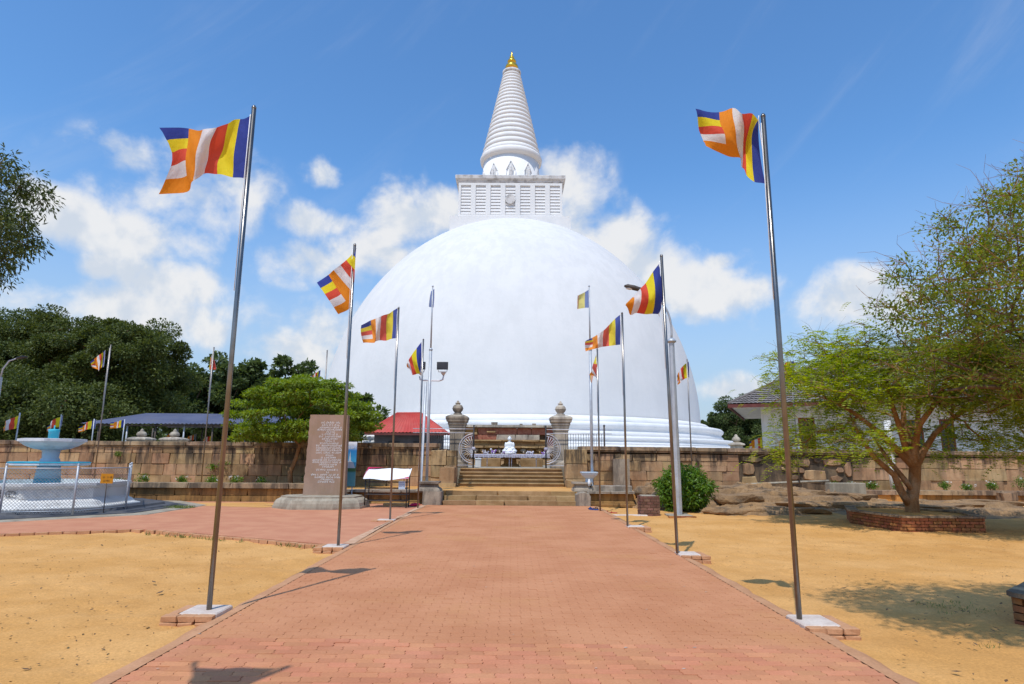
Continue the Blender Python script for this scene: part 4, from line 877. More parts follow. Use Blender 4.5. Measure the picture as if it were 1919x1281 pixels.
def flag(name, net, mat, label, sub=6, rsub=12, ripple=0.02, seed=1):
    P = np.array(net)                                   # rows x 7 x 3
    r = np.random.default_rng(seed)
    cols = []
    for row in P:
        ext = np.vstack([2*row[0]-row[1], row, 2*row[-1]-row[-2]]); line = []
        for i in range(6):
            for k in range(sub): line.append(cm(ext[i], ext[i+1], ext[i+2], ext[i+3], k/sub))
        line.append(row[-1]); cols.append(np.array(line))
    A, B_, C_ = cols; G = []
    nv = rsub
    for j in range(nv+1):
        t = j/nv                                        # quadratic through top, middle, bottom
        G.append(A*(2*(t-.5)*(t-1)) + B_*(4*t*(1-t)) + C_*(2*t*(t-.5)))
    G = np.array(G); nu = G.shape[1]
    u = np.linspace(0, 1, nu)[None, :]; v = np.linspace(0, 1, nv+1)[:, None]
    ph = r.uniform(0, 6, 4); size = np.linalg.norm(P[0, 0]-P[-1, 0])
    G[:, :, 1] += ripple*size*np.minimum(u*4, 1)*(np.sin(u*17+v*5+ph[0]) + .6*np.sin(u*9-v*8+ph[1]) + .5*np.sin(u*29+v*11+ph[2]))
    fr_ = np.clip((u-0.97)/0.03, 0, 1)
    G[:, :, 2] += fr_*r.normal(0, 0.006*size, (nv+1, 1))
    V = G.reshape(-1, 3); idx = np.arange((nv+1)*nu).reshape(nv+1, nu)
    Q = np.stack([idx[:-1, :-1], idx[:-1, 1:], idx[1:, 1:], idx[1:, :-1]], -1).reshape(-1, 4)
    me = quads_mesh(name, V, Q, mat, smooth=True)
    uvl = me.uv_layers.new(name='UVMap')
    UU = np.broadcast_to(u, (nv+1, nu)).ravel(); VV = np.broadcast_to(v, (nv+1, nu)).ravel()
    uvl.data.foreach_set('uv', np.stack([UU[Q.ravel()], VV[Q.ravel()]], -1).astype(np.float32).ravel())
    o = link('buddhist_flag', me); tag(o, label, 'flag', 'five-colour flags')
    h0, h1 = P[0, 0], P[-1, 0]
    MB().tube([h0 + np.array([.01, 0, .05*size]), h0, (h0+h1)/2 + np.array([.012, 0, 0]), h1, h1 - np.array([-.01, 0, .05*size])], 0.006, 5).build('hoist_cord', 'white_fabric', o)
    return o
def flagpole(x, y, z0, z1, rad, label, base=None, lean=(0, 0), side=1, seedb=0, group='flagpoles along the path', mat='steel'):
    t = thing('flagpole', (x, y, z0), label, 'flagpole', group)
    p0 = Vector((x, y, z0)); p1 = Vector((x+lean[0], y+lean[1], z1))
    MB().tube([p0, p0.lerp(p1, .5), p1], rad, 10).build('pole', mat, t)
    MB().lathe(p1.x, p1.y, [(rad*1.02, z1-.02), (rad*1.08, z1), (rad*.6, z1+.025)], 10).build('end_cap', mat, t)
    c = MB(); c.tube([(p1.x-rad*1.2, p1.y-.01, z1-.1), (p1.x-rad*1.4, p1.y-.01, z1-1.1), (p0.lerp(p1, .6).x-rad*1.3, p0.lerp(p1, .6).y-.01, z0+(z1-z0)*.6)], 0.005, 5)
    c.build('halyard', 'white_fabric', t)
    if base:
        bx0, bx1, by0, by1 = base
        MB().bbox(bx0, bx1, by0, by1, -0.14, z0+0.002, 0.012).build('base_slab', 'cement', t)
        e0, e1 = (bx0-.11, bx0-.004) if side > 0 else (bx1+.004, bx1+.11)
        n = 3
        for i in range(n):
            block('kerb_brick', 'haunch', e0, e1, by0+(by1-by0)*i/n+.004, by0+(by1-by0)*(i+1)/n-.004, -0.1, z0-.004, t, 0.02, 0.07)
        nx = 3
        for i in range(nx):
            a = (bx0 if side < 0 else bx0-.13) + (bx1-bx0+.13)*i/nx
            block('edge_brick', 'haunch', a+.003, a+(bx1-bx0+.13)/nx-.003, by0-.115, by0-.004, -0.03, z0-.003, t, 0.02, 0.08)
            block('footing_brick', 'haunch', a+.006, a+(bx1-bx0+.13)/nx-.006, by0-.13, by0-.01, -0.14, -0.034, t, 0.03, 0.08)
    return t
POLES = [('F1', -3.22, 7.09, 5.90, .028, 'nearest flagpole on the left edge of the path, flag streaming level', (-3.46, -3.06, 6.92, 7.32), 1, 'flag', 'large five-colour flag streaming level from the nearest left pole'),
         ('F2', 2.99, 6.86, 5.70, .028, 'nearest flagpole on the right edge of the path, flag twisted on itself', (2.93, 3.30, 6.62, 7.06), -1, 'flag', 'twisted five-colour flag blowing up from the nearest right pole'),
         ('F3', -3.19, 12.05, 5.86, .028, 'second flagpole from the camera on the left edge of the path', (-3.45, -3.04, 11.88, 12.28), 1, 'flag', 'five-colour flag folded diagonally on the second left pole'),
         ('F4', 2.92, 11.41, 5.46, .028, 'second flagpole from the camera on the right, beside the grey street lamp', (2.92, 3.28, 11.2, 11.62), -1, 'flag', 'five-colour flag creased in two before the street lamp'),
         ('F5', -3.18, 17.02, 5.76, .027, 'third flagpole on the left edge of the path', (-3.5, -3.05, 16.85, 17.2), 1, 'flag_worn', 'frayed five-colour flag on the third left pole'),
         ('F6', 2.86, 15.84, 5.37, .027, 'third flagpole on the right edge of the path', (2.85, 3.25, 15.65, 16.05), -1, 'flag_worn', 'tattered five-colour flag on the third right pole'),
         ('F7', -3.06, 21.19, 5.65, .027, 'fourth flagpole on the left, in front of the floodlight mast', None, 1, 'flag', 'five-colour flag hanging half furled beside the floodlight'),
         ('F8', 2.86, 20.62, 5.25, .027, 'fourth flagpole on the right, behind the tattered flag', None, -1, 'flag_worn', 'narrow drooping yellow-to-orange flag on the fourth right pole')]
for i, (k, x, y, zt, r_, lb, base, side, fm, fl) in enumerate(POLES):
    z0 = 0.03 if base else -0.03
    top = FLAGS[k]
    flagpole(x, y, z0, zt, r_, lb, base, ((-0.0 if k != 'F4' else -0.08), 0), side)
    flag(k, FLAGS[k], fm, fl, seed=i+3, ripple=0.026)
# the pole behind the camera whose flag shadow falls on the path
flagpole(-2.95, 2.6, 0.05, 5.9, .028, 'flagpole beside the camera on the left edge of the path', (-3.4, -2.85, 2.35, 2.85), (0, 0), 1)
net0 = (np.array(FLAGS['F7']) + np.array([0.11, -18.59, 0.25])).tolist()
flag('F0', net0, 'flag', 'five-colour flag on the pole beside the camera', seed=77)
# poles standing in the beds under the walls
for k, x, y, z0, zt, lb, fl, fm in (('F12', -16.5, 25.3, 0.45, 6.08, 'thin flagpole in the bed behind the fountain fence', 'crumpled orange and yellow flag above the fountain fence', 'flag'),
                                ('F13', -12.25, 25.3, 0.45, 6.02, 'thin flagpole in the left bed with a limp red flag', 'limp red flag seen edge-on against the sky', 'flag'),
                                ('F14', -7.68, 25.6, 0.45, 5.98, 'thin flagpole rising behind the flat-topped green tree', 'small flag flapping just above the flat-topped green tree', 'flag'),
                                ('F10', 7.27, 25.6, 0.25, 5.70, 'thin flagpole behind the grey street lamp', 'curled flag right of the grey street lamp', 'flag'),
                                ('F11', 11.56, 25.6, 0.25, 5.68, 'thin flagpole in front of the grey tiled building', 'yellow and blue flag in front of the grey tiled roof', 'flag')):
    flagpole(x, y, z0, zt, .026, lb, None, group='thin flagpoles under the walls', mat='steel_dark')
    flag(k, FLAGS[k], fm, fl, seed=len(k)*7+int(x*3) % 50, ripple=0.02)
# small flags on the far side
def small_flag(px, py, pz0, pz1, h, w, drop, label, seed, mir=1, plabel=None):
    rr = np.random.default_rng(seed)
    t = thing('small_flagpole', (px, py, pz0), plabel, 'flagpole', 'small flagpoles on the terrace')
    MB().tube([(px, py, pz0), (px+rr.normal(0, .03), py, pz1)], 0.03, 6).build('pole', 'galvanised', t)
    net = [[(px - mir*w*i/6, py + 0.12*math.sin(i*1.3+seed), pz1 - 0.05 - j*h/2 - drop*(i/6)**1.2*(1-.25*j)) for i in range(7)] for j in range(3)]
    return flag('s', net, 'flag', label, seed=seed, ripple=0.03, sub=3, rsub=6)
SM = [(-23.9, 30.5, 1.18, 3.63, .65, .75, .55, 'small flag at the far left edge above the wall'), (-24.0, 33.5, 1.18, 3.75, .55, .75, .6, 'small flag directly right of the fountain spout'),
      (-24.2, 36.5, 1.18, 3.70, .5, .85, .45, 'small flag left of the blue-grey shed roof'), (-24.3, 39.5, 1.18, 3.85, .45, .8, .15, 'small flag peeking over the left end of the blue-grey shed roof'),
      (-24.5, 46.0, 1.18, 3.3, .4, .55, .1, 'leftmost small flag under the blue-grey shed roof'), (-23.5, 47.0, 1.18, 3.25, .4, .6, .2, 'second small flag under the blue-grey shed roof'),
      (-22.0, 46.5, 1.18, 3.15, .45, .7, .2, 'third small flag under the blue-grey shed roof'), (-19.2, 45.5, 1.18, 3.1, .45, .55, .35, 'small flag seen through the left of the flat-topped green tree'),
      (-17.6, 46.0, 1.18, 2.95, .4, .6, .2, 'small flag seen through the middle of the flat-topped green tree')]
for i, (x, y, z0, z1, h, w, dr, lb) in enumerate(SM):
    small_flag(x, y, z0, z1, h, w, dr, lb, 50+i, 1, 'thin pole of the ' + lb)
small_flag(20.9, 52, 1.18, 3.6, .9, 1.3, .5, 'small orange flag at the left corner of the white building', 64, 1, 'thin pole of the small orange flag by the white building')

# ================================================================== LAMP POSTS AND MASTS
lp = thing('street_lamp', (5.16, 19.85, -0.08), 'grey street lamp post with curved arm right of the path', 'street lamp')
MB().lathe(5.16, 19.85, [(0.125, -0.06), (0.125, 1.2), (0.105, 3.0), (0.088, 5.36)], 8, False).build('post', 'galvanised', lp)
MB().lathe(5.16, 19.85, [(0.09, 5.33), (0.155, 5.37), (0.15, 5.41), (0.08, 5.48)], 12).build('collar', 'galvanised', lp)
arm = []
for t in np.linspace(0, 1, 16):
    p = np.array([5.16, 5.45])*(1-t)**3 + 3*np.array([5.24, 6.35])*t*(1-t)**2 + 3*np.array([4.98, 6.80])*t*t*(1-t) + np.array([4.25, 7.10])*t**3
    arm.append((p[0], 19.85, p[1]))
MB().tube(arm, 0.035, 8).build('arm', 'galvanised', lp)
hd = MB(); hd.tube([(4.32, 19.85, 7.08), (4.2, 19.85, 7.11), (4.0, 19.85, 7.17), (3.78, 19.85, 7.22), (3.68, 19.85, 7.23)], [0.045, .075, .085, .075, .03], 10).build('lamp_head', 'dark_metal', lp)
MB().ball((3.88, 19.85, 7.15), (.16, .06, .05), 10, 6).build('lens', 'white_wall', lp)
MB().bbox(4.80, 5.50, 19.45, 20.2, -0.12, -0.03, .01).build('base_slab', 'concrete', lp)
for i in range(5): block('base_brick', 'brick', 4.74+i*.165, 4.89+i*.165, 19.30, 19.44, -0.12, -0.03+random.uniform(-.01, .0), lp, .02, .06)
def mast(x, y, z0, zj, zt, label, lights):
    t = thing('floodlight_mast' if lights else 'flag_mast', (x, y, z0), label, 'mast')
    MB().tube([(x, y, z0), (x, y, zj)], .055, 10).build('lower_tube', 'galvanised', t)
    MB().lathe(x, y, [(.06, zj-.03), (.075, zj), (.06, zj+.04), (.035, zj+.06)], 10).build('joint', 'galvanised', t)
    MB().tube([(x, y, zj), (x, y, zt)], [.032, .024], 8).ball((x, y, zt+.02), .04, 8, 5).build('upper_tube', 'galvanised', t)
    return t
m1 = mast(-3.06, 23.2, .74, 5.63, 8.08, 'floodlight mast with two black lamps and faded blue flag left of the steps', True)
MB().tube([(-3.10, 23.2, .46), (-3.28, 23.2, .46), (-3.2, 23.2, 4.4)], .05, 8).build('second_tube', 'galvanised', m1)
MB().tube([(-3.45, 23.2, 4.62), (-3.42, 23.2, 4.5), (-3.3, 23.2, 4.47), (-2.7, 23.2, 4.46), (-2.58, 23.2, 4.5), (-2.54, 23.2, 4.7)], .028, 8).build('cross_arm', 'silver_paint', m1)
for x in (-3.42, -2.58):
    fl_ = MB(); fl_.add([(x-.21, 23.0, 4.85), (x+.21, 23.0, 4.85), (x+.21, 23.0, 5.14), (x-.21, 23.0, 5.14), (x-.17, 23.25, 4.9), (x+.17, 23.25, 4.9), (x+.17, 23.25, 5.09), (x-.17, 23.25, 5.09)],
        [(0, 1, 2, 3), (7, 6, 5, 4), (0, 4, 5, 1), (1, 5, 6, 2), (2, 6, 7, 3), (3, 7, 4, 0)])
    f_ = fl_.build('floodlight', 'black_metal', m1)
    MB().box(x-.185, x+.185, 22.985, 22.998, 4.875, 5.115).build('glass', 'dark_glass', f_)
    MB().tube([(x-.17, 23.1, 4.86), (x-.15, 23.1, 4.78), (x+.15, 23.1, 4.78), (x+.17, 23.1, 4.86)], .014, 6).lathe(x+.02, 23.18, [(.03, 4.66), (.09, 4.74), (.1, 4.78), (.03, 4.79)], 10).build('bracket', 'silver_paint', f_)
m2 = mast(3.05, 24.0, .46, 5.81, 8.36, 'slim galvanised mast with faded flag right of the steps', False)
flag('FL', FLAGS['FL'], 'flag_faded', 'faded pale blue flag hanging from the floodlight mast', seed=5)
flag('FR', FLAGS['FR'], 'flag_faded', 'bleached yellow and blue flag on the mast right of the steps', seed=6)
lp2 = thing('street_lamp', (-24.7, 30.0, 1.18), 'curved-arm street lamp at the far left edge above the wall', 'street lamp')
MB().lathe(-24.7, 30.0, [(.12, 1.18), (.09, 5.3)], 8, False).build('post', 'galvanised', lp2)
MB().tube([(-24.7, 30, 5.25), (-24.65, 30, 5.7), (-24.4, 30, 6.1), (-24.0, 30, 6.25)], .035, 8).build('arm', 'silver_paint', lp2)
MB().tube([(-24.05, 30, 6.24), (-23.8, 30, 6.29), (-23.55, 30, 6.3)], [.06, .09, .04], 8).build('lamp_head', 'dark_metal', lp2)
cp = MB().lathe(16.75, 28.0, [(.17, .25), (.16, 1.1), (.14, 2.4), (.13, 3.4)], 10).build('concrete_post', 'old_white')
tag(cp, 'leaning whitewashed concrete post behind the tree in the brick planter', 'post')

# ================================================================== INSCRIBED STONE, SIGN, RACK
sl_ = thing('inscribed_stele', (-6.27, 21.6, 0), 'tall pink granite slab with white carved text on a grey plinth', 'stele')
pp = [(-7.75, 20.9), (-6.95, 20.2), (-5.6, 20.25), (-4.85, 20.75), (-4.75, 21.7), (-5.2, 22.3), (-7.2, 22.3), (-7.8, 21.7)]
MB().prism(pp, -0.06, 0.07).build('plinth_foot', 'concrete', sl_)
m_ = MB(); c_ = (-6.27, 21.3)
def sc(k): return [(c_[0]+(x-c_[0])*k, c_[1]+(y-c_[1])*k) for x, y in pp]
lv = [(0.985, .07), (0.97, .17), (0.93, .26), (0.86, .32), (0.84, .335), (0.84, .375)]
vs = [(x, y, z) for k, z in lv for x, y in sc(k)]; n = 8
m_.add(vs, [(j*n+i, j*n+(i+1) % n, (j+1)*n+(i+1) % n, (j+1)*n+i) for j in range(len(lv)-1) for i in range(n)] + [tuple(range((len(lv)-1)*n, len(lv)*n))]).build('plinth', 'concrete', sl_)
bm = bmesh.new()
random.seed(3)
xl0, xl1, xr0, xr1 = -6.98, -6.90, -5.58, -5.62      # left bottom/top, right bottom/top
left = [(xl0 + (xl1-xl0)*t + random.uniform(-.018, .018), .37 + 2.68*t) for t in np.linspace(0, 1, 28)]
top = [(xl1 + (xr1-xl1)*t, 3.05 + random.uniform(-.006, .01)) for t in np.linspace(0.06, 0.94, 8)]
right = [(xr1 + (xr0-xr1)*t, 3.05 - 2.68*t) for t in np.linspace(0, 1, 6)]
ol = left + top + right; n = len(ol)
sb = MB(); sb.add([(x, 21.52, z) for x, z in ol] + [(x + (.02 if x < -6.5 else 0), 21.80, z) for x, z in ol], [tuple(range(n-1, -1, -1))[::-1][::-1], tuple(range(n, 2*n))] + [(k, (k+1) % n, n+(k+1) % n, n+k) for k in range(n)])
slab = sb.build('slab', 'pink_granite', sl_)
LINES = [(260,490,195),(258,492,225),(240,502,255),(205,520,282),(320,420,310),(270,465,338),(235,500,366),(275,460,394),(305,425,421),(245,475,449),(190,515,477),(205,510,505),(205,510,533),(205,495,562),(305,405,592),(265,440,622),(165,505,651),(165,505,677),(235,460,705),(270,415,733),(210,470,768),(325,365,798),(150,500,828),(190,490,858),(265,410,885),(230,440,912)]
rl = random.Random(5)
for (a, b, yy) in LINES:
    k = 1.38/480; f = (yy-100)/980; sh = (xl1-xl0)*0
    xa = -6.95 + (a - 110 + 40*f)*k; xb = -6.95 + (b - 110 + 40*f)*k; z = 3.05 - 2.7*f
    g_ = MB(); glyph_line(g_, xa, min(xb, -5.66), 21.515, z-.03, .06, rl); stuff(g_.build('inscription_line', 'white_paint', slab))
bs = thing('blue_banner', (-5.6, 22.6, 0), 'tall narrow blue banner sign beside the pink slab', 'sign')
bmt = bpy.data.materials.new('banner_print'); bmt.use_nodes = True
N, L = bmt.node_tree.nodes, bmt.node_tree.links
ge = N.new('ShaderNodeNewGeometry'); sp = N.new('ShaderNodeSeparateXYZ'); L.new(ge.outputs['Position'], sp.inputs[0])
mr = N.new('ShaderNodeMapRange'); L.new(sp.outputs[2], mr.inputs[0]); mr.inputs[1].default_value = .62; mr.inputs[2].default_value = 2.17
cr = N.new('ShaderNodeValToRGB'); L.new(mr.outputs[0], cr.inputs[0]); e = cr.color_ramp.elements
for p_, c in ((0, (.16, .42, .46)), (.3, (.10, .33, .38)), (.34, (.05, .14, .06)), (.40, (.06, .16, .05)), (.46, (.07, .40, .62)), (.8, (.02, .20, .50)), (1, (.01, .08, .36))):
    x = e.new(p_); x.color = (*c, 1)
L.new(cr.outputs[0], N['Principled BSDF'].inputs['Base Color']); N['Principled BSDF'].inputs['Roughness'].default_value = .4
pn_ = MB().box(-6.05, -5.50, 22.55, 22.59, .62, 2.17).build('panel', bmt, bs)
g_ = MB(); glyph_line(g_, -5.97, -5.58, 22.545, 2.03, .06, rl); glyph_line(g_, -5.92, -5.60, 22.545, 1.92, .06, rl); stuff(g_.build('lettering', 'white_paint', pn_))
MB().add([(-5.95, 22.545, 1.25), (-5.52, 22.545, 1.25), (-5.60, 22.545, 1.45), (-5.68, 22.545, 1.5), (-5.72, 22.545, 1.85), (-5.76, 22.545, 1.5), (-5.86, 22.545, 1.45)], [tuple(range(7))]).build('printed_spire', 'pale_blue', pn_)
for x in (-5.95, -5.6): MB().tube([(x, 22.57, 0), (x, 22.57, .65)], .02, 6).build('leg', 'galvanised', bs)
rk = thing('cloth_roofed_rack', (-4.15, 21.5, 0), 'black metal rack with a sloping white cloth roof beside the pole', 'rack')
RX0, RX1, RY0, RY1 = -4.82, -3.45, 21.2, 21.75
for (x, y, zt) in ((RX0, RY0, .98), (RX1, RY0, .98), (RX0, RY1, 1.27), (RX1, RY1, 1.27)): MB().tube([(x, y, -.02), (x, y, zt)], .02, 6).build('upright', 'black_metal', rk)
for z in (.22, .42, .62, .82):
    s_ = MB()
    for y in (RY0, RY1): s_.tube([(RX0, y, z), (RX1, y, z)], .012, 6)
    for x in (RX0, RX1): s_.tube([(x, RY0, z), (x, RY1, z)], .012, 6)
    for k in range(1, 4): s_.tube([(RX0, RY0+(RY1-RY0)*k/4, z), (RX1, RY0+(RY1-RY0)*k/4, z)], .007, 5)
    s_.build('shelf', 'dark_metal', rk)
cg = []
for i in range(13):
    for j in range(7):
        u, v = i/12, j/6
        cg.append((RX0-.06+(RX1-RX0+.12)*u, RY0-.12+(RY1-RY0+.16)*v, .95+.33*v - .03*math.sin(u*math.pi) + .02*math.sin(u*9+v*3) - (.02*(1-u) if j == 0 else 0)))
rf = MB().add(cg, [(i*7+j, (i+1)*7+j, (i+1)*7+j+1, i*7+j+1) for i in range(12) for j in range(6)], True).build('cloth_roof', 'white_fabric', rk)
MB().add([(RX0-.07, RY0-.135, .955), (RX0-.065, RY1+.05, 1.30), (RX0+.5, RY1+.05, 1.298), (RX0-.02, RY1-.08, 1.255)], [(0, 1, 2, 3)]).build('crimson_hem', 'crimson_fabric', rf)
MB().add([(RX1+.07, RY0-.13, .94), (RX1-.35, RY0-.13, .925), (RX1+.06, RY0-.05, 1.01)], [(0, 1, 2)]).build('crimson_hem', 'crimson_fabric', rf)
nt = MB().box(-3.72, -3.5, 21.18, 21.195, .60, .86).build('notice_board', 'pale_blue'); tag(nt, 'small pale blue notice hung on the right side of the cloth-roofed rack', 'notice')
g_ = MB()
for z in (.8, .74, .68): glyph_line(g_, -3.71, -3.52, 21.176, z, .03, rl)
stuff(g_.build('lettering', 'blue_plastic', nt))
pc = MB()
random.seed(14)
for k in range(7): pc.ball((-3.28+random.gauss(0, .07), 21.95+random.gauss(0, .05), .03+random.random()*.05), (random.uniform(.05, .1), .06, random.uniform(.03, .06)), 8, 5)
tag(pc.build('crimson_cloth', 'crimson_fabric'), 'crumpled crimson cloth on the ground right of the rack', 'cloth')
tag(MB().bbox(-4.35, -3.5, 21.9, 22.15, -.02, .09, .01).build('timber_plank', 'timber'), 'pale timber plank lying behind the cloth-roofed rack', 'plank')

# pale blue basin on a block, right of the steps
ba = thing('water_basin', (2.9, 23.75, .66), 'pale blue stone basin on a fluted stem right of the upper steps', 'basin')
MB().square(2.9, 23.75, [(.13, .66), (.12, .9), (.15, .93)]).build('stem', 'pale_blue', ba)
MB().square(2.9, 23.75, [(.15, .93), (.20, .97), (.27, 1.05), (.28, 1.10), (.25, 1.11)]).build('bowl', 'marble_grey', ba)
MB().square(2.9, 23.75, [(.30, 1.11), (.30, 1.15), (.2, 1.152)]).build('rim', 'pale_blue', ba)
bt = MB().lathe(2.86, 23.4, [(.05, .66), (.055, .8), (.03, .86), (.02, .9)], 10).build('plastic_bag', 'white_fabric'); tag(bt, 'small white plastic bag at the foot of the pale blue basin', 'bag')
# shoes left at the foot of the steps
def sandal(x, y, rot, mat, label, grp):
    t = thing('sandal', (x, y, -.06), label, 'sandal', grp)
    z = 0.0 if x < 3.02 else -.075
    pts = [(-.045, -.12), (.04, -.13), (.05, -.02), (.055, .08), (.02, .135), (-.035, .12), (-.05, .03)]
    c, s = math.cos(rot), math.sin(rot)
    MB().prism([(x+px*c-py*s, y+px*s+py*c) for px, py in pts], z, z+.025).build('sole', mat, t)
    st_ = []
    for k in range(7):
        a = math.pi*k/6; px, py = .05*math.cos(a), .05; st_.append((x+px*c-py*s, y+px*s+py*c, z+.02+.045*math.sin(a)))
    MB().tube(st_, .012, 6).build('strap', mat, t)
for i, (x, y, ro, mt, lb) in enumerate([(2.62, 21.0, .3, 'blue_plastic', 'blue sandal nearest the guard stone'), (2.72, 20.9, 1.2, 'blue_plastic', 'blue sandal lying askew beside its pair'), (2.66, 21.25, .9, 'black_metal', 'black sandal behind the blue pair'), (2.80, 21.2, -.4, 'black_metal', 'black sandal touching the fourth right flagpole'), (3.15, 20.75, 1.0, 'red_plastic', 'red sandal right of the flagpole foot'), (3.28, 20.65, 1.4, 'red_plastic', 'outermost red sandal on the sand right of the flagpole foot')]):
    sandal(x, y, ro, mt, lb, 'sandals left by the steps')
tag(MB().bbox(3.0, 4.2, 19.75, 19.95, -.1, -.045, .02).build('kerb_slab', 'cement'), 'pale concrete strip half buried in sand before the brick pier', 'kerb')

# ================================================================== FOUNTAIN AND FENCE
FXc, FYc = -14.5, 20.0
ft = thing('fountain', (FXc, FYc, 0), 'tiered octagonal white stone fountain with turquoise tops inside the wire fence', 'fountain')
o8 = math.pi/8
def oct_(prof, mat, name, parent=ft, smooth=False): return MB().lathe(FXc, FYc, prof, 8, smooth, o8).build(name, mat, parent)
oct_([(4.0, -.05), (4.0, .035)], 'slate', 'lower_step'); oct_([(3.75, .035), (3.7, .075)], 'slate', 'middle_step'); oct_([(3.35, .07), (3.3, .14)], 'slate', 'upper_step')
oct_([(2.62, .12), (2.6, .17), (2.45, .2), (2.36, .30), (2.22, .36), (2.18, .40), (2.18, .68), (2.24, .70), (2.30, .76), (2.30, .83), (2.05, .84), (2.0, .55)], 'old_white', 'basin_wall')
oct_([(1.99, .5), (1.9, .56)], 'turquoise', 'basin_floor')
MB().lathe(FXc, FYc, [(.36, .5), (.35, .92)], 20).build('lower_stem', 'turquoise', ft); MB().lathe(FXc, FYc, [(.345, .925), (.30, 1.32)], 20).build('lower_stem', 'pale_blue', ft)
oct_([(.95, 1.31), (1.1, 1.33), (1.1, 1.385)], 'marble_grey', 'lower_bowl'); oct_([(1.1, 1.386), (1.12, 1.41), (1.05, 1.43), (.9, 1.40)], 'turquoise', 'lower_bowl_lip')
MB().lathe(FXc, FYc, [(.28, 1.38), (.26, 1.5), (.22, 1.55), (.24, 1.75), (.3, 1.82)], 20).build('upper_stem', 'pale_blue', ft)
oct_([(.34, 1.80), (.5, 1.83), (.72, 1.92), (.86, 2.02), (.88, 2.05)], 'marble_grey', 'upper_bowl'); oct_([(.93, 2.05), (.93, 2.13), (.8, 2.14), (.7, 2.08)], 'marble_grey', 'upper_bowl_rim')
MB().lathe(FXc, FYc, [(.14, 2.08), (.14, 2.34), (.155, 2.36), (.155, 2.42), (.12, 2.44), (.02, 2.45), (.02, 2.56)], 16).build('spout', 'turquoise', ft)
for k in (5, 6, 7):                                   # carved panels on the faces towards the camera
    a = o8*0 + 2*math.pi*(k)/8; c, s = math.cos(a), math.sin(a); ap = 2.18*math.cos(math.pi/8)
    def Pp(r, tt, z): return (FXc + r*c - tt*s, FYc + r*s + tt*c, z)
    if k == 6:
        MB().add([Pp(ap+.012, -.42, .44), Pp(ap+.012, .25, .44), Pp(ap+.012, .25, .66), Pp(ap+.012, -.42, .66), Pp(ap-.02, -.42, .44), Pp(ap-.02, .25, .44), Pp(ap-.02, .25, .66), Pp(ap-.02, -.42, .66)], [(0, 1, 2, 3), (0, 4, 5, 1), (1, 5, 6, 2), (2, 6, 7, 3), (3, 7, 4, 0)]).build('grille', 'dark_metal', ft)
    r_ = MB()
    for q in range(5):
        tt = .45 + .09*(q % 3) if k == 6 else -.5 + q*.25
        r_.tube([Pp(ap+.01, tt + .09*math.cos(w), .55 + .08*math.sin(w)) for w in np.linspace(0, 5, 9)], .014, 5)
    r_.build('carving', 'old_white', ft)
    for q in (-.78, .78): MB().add([Pp(ap+.02, q-.06, .41), Pp(ap+.02, q+.06, .41), Pp(ap+.02, q+.06, .68), Pp(ap+.02, q-.06, .68), Pp(ap-.02, q-.06, .41), Pp(ap-.02, q+.06, .41), Pp(ap-.02, q+.06, .68), Pp(ap-.02, q-.06, .68)], [(0, 1, 2, 3), (0, 4, 5, 1), (1, 5, 6, 2), (3, 7, 4, 0), (2, 6, 7, 3)]).build('corner_strip', 'old_white', ft)
kr = structure(MB().lathe(FXc, FYc, [(4.6, -.02), (4.57, .015), (4.4, .017)], 8, False, o8).build('fountain_surround', 'concrete'))
fn = thing('chain_link_fence', (-13.3, 17.2, .14), 'silver chain-link fence enclosing the fountain', 'fence')
FP = [(-17.3, 18.3), (-15.6, 17.15), (-13.42, 16.95), (-11.85, 17.45), (-11.42, 19.1), (-12.75, 21.4)]
FZ0, FZ1 = .10, 1.30
for (x, y) in FP:
    p_ = MB(); p_.tube([(x, y, .05), (x, y, FZ1+.06)], .028, 8).ball((x, y, FZ1+.08), .035, 8, 5); p_.build('fence_post', 'galvanised', fn)
for (a, b) in zip(FP, FP[1:]):
    A_, B_ = Vector((*a, 0)), Vector((*b, 0)); d = B_ - A_; ln = d.length; d.normalize()
    rl_ = MB(); rl_.tube([A_ + Vector((0, 0, FZ1-.02)), B_ + Vector((0, 0, FZ1-.02))], .018, 6); rl_.tube([A_ + Vector((0, 0, FZ0+.05)), B_ + Vector((0, 0, FZ0+.05))], .012, 6); rl_.build('rail', 'galvanised', fn)
    V, Qd = [], []
    hgt = FZ1 - FZ0 - .04; pitch = .085; r_ = .007
    def wire(x0, z0, x1, z1):
        for off in (Vector((0, 0, r_)), d*r_):
            i0 = len(V); p = A_ + d*x0 + Vector((0, 0, z0)); q = A_ + d*x1 + Vector((0, 0, z1))
            V.extend([p-off, q-off, q+off, p+off]); Qd.append((i0, i0+1, i0+2, i0+3))
    k = -hgt
    while k < ln:
        for sgn in (1, -1):
            xs, xe_ = max(k, 0), min(k + hgt, ln)
            if xe_ <= xs: continue
            if sgn > 0: wire(xs, FZ0 + xs - k, xe_, FZ0 + xe_ - k)
            else: wire(xs, FZ0 + hgt - (xs - k), xe_, FZ0 + hgt - (xe_ - k))
        k += pitch
    stuff(link('chain_link', quads_mesh('chain_link', [tuple(v) for v in V], Qd, 'wire'), fn))
ys = thing('yellow_sign', (-11.62, 18.3, .6), 'small orange-yellow sign with black lettering hung on the fence', 'sign')
sgm = MB()
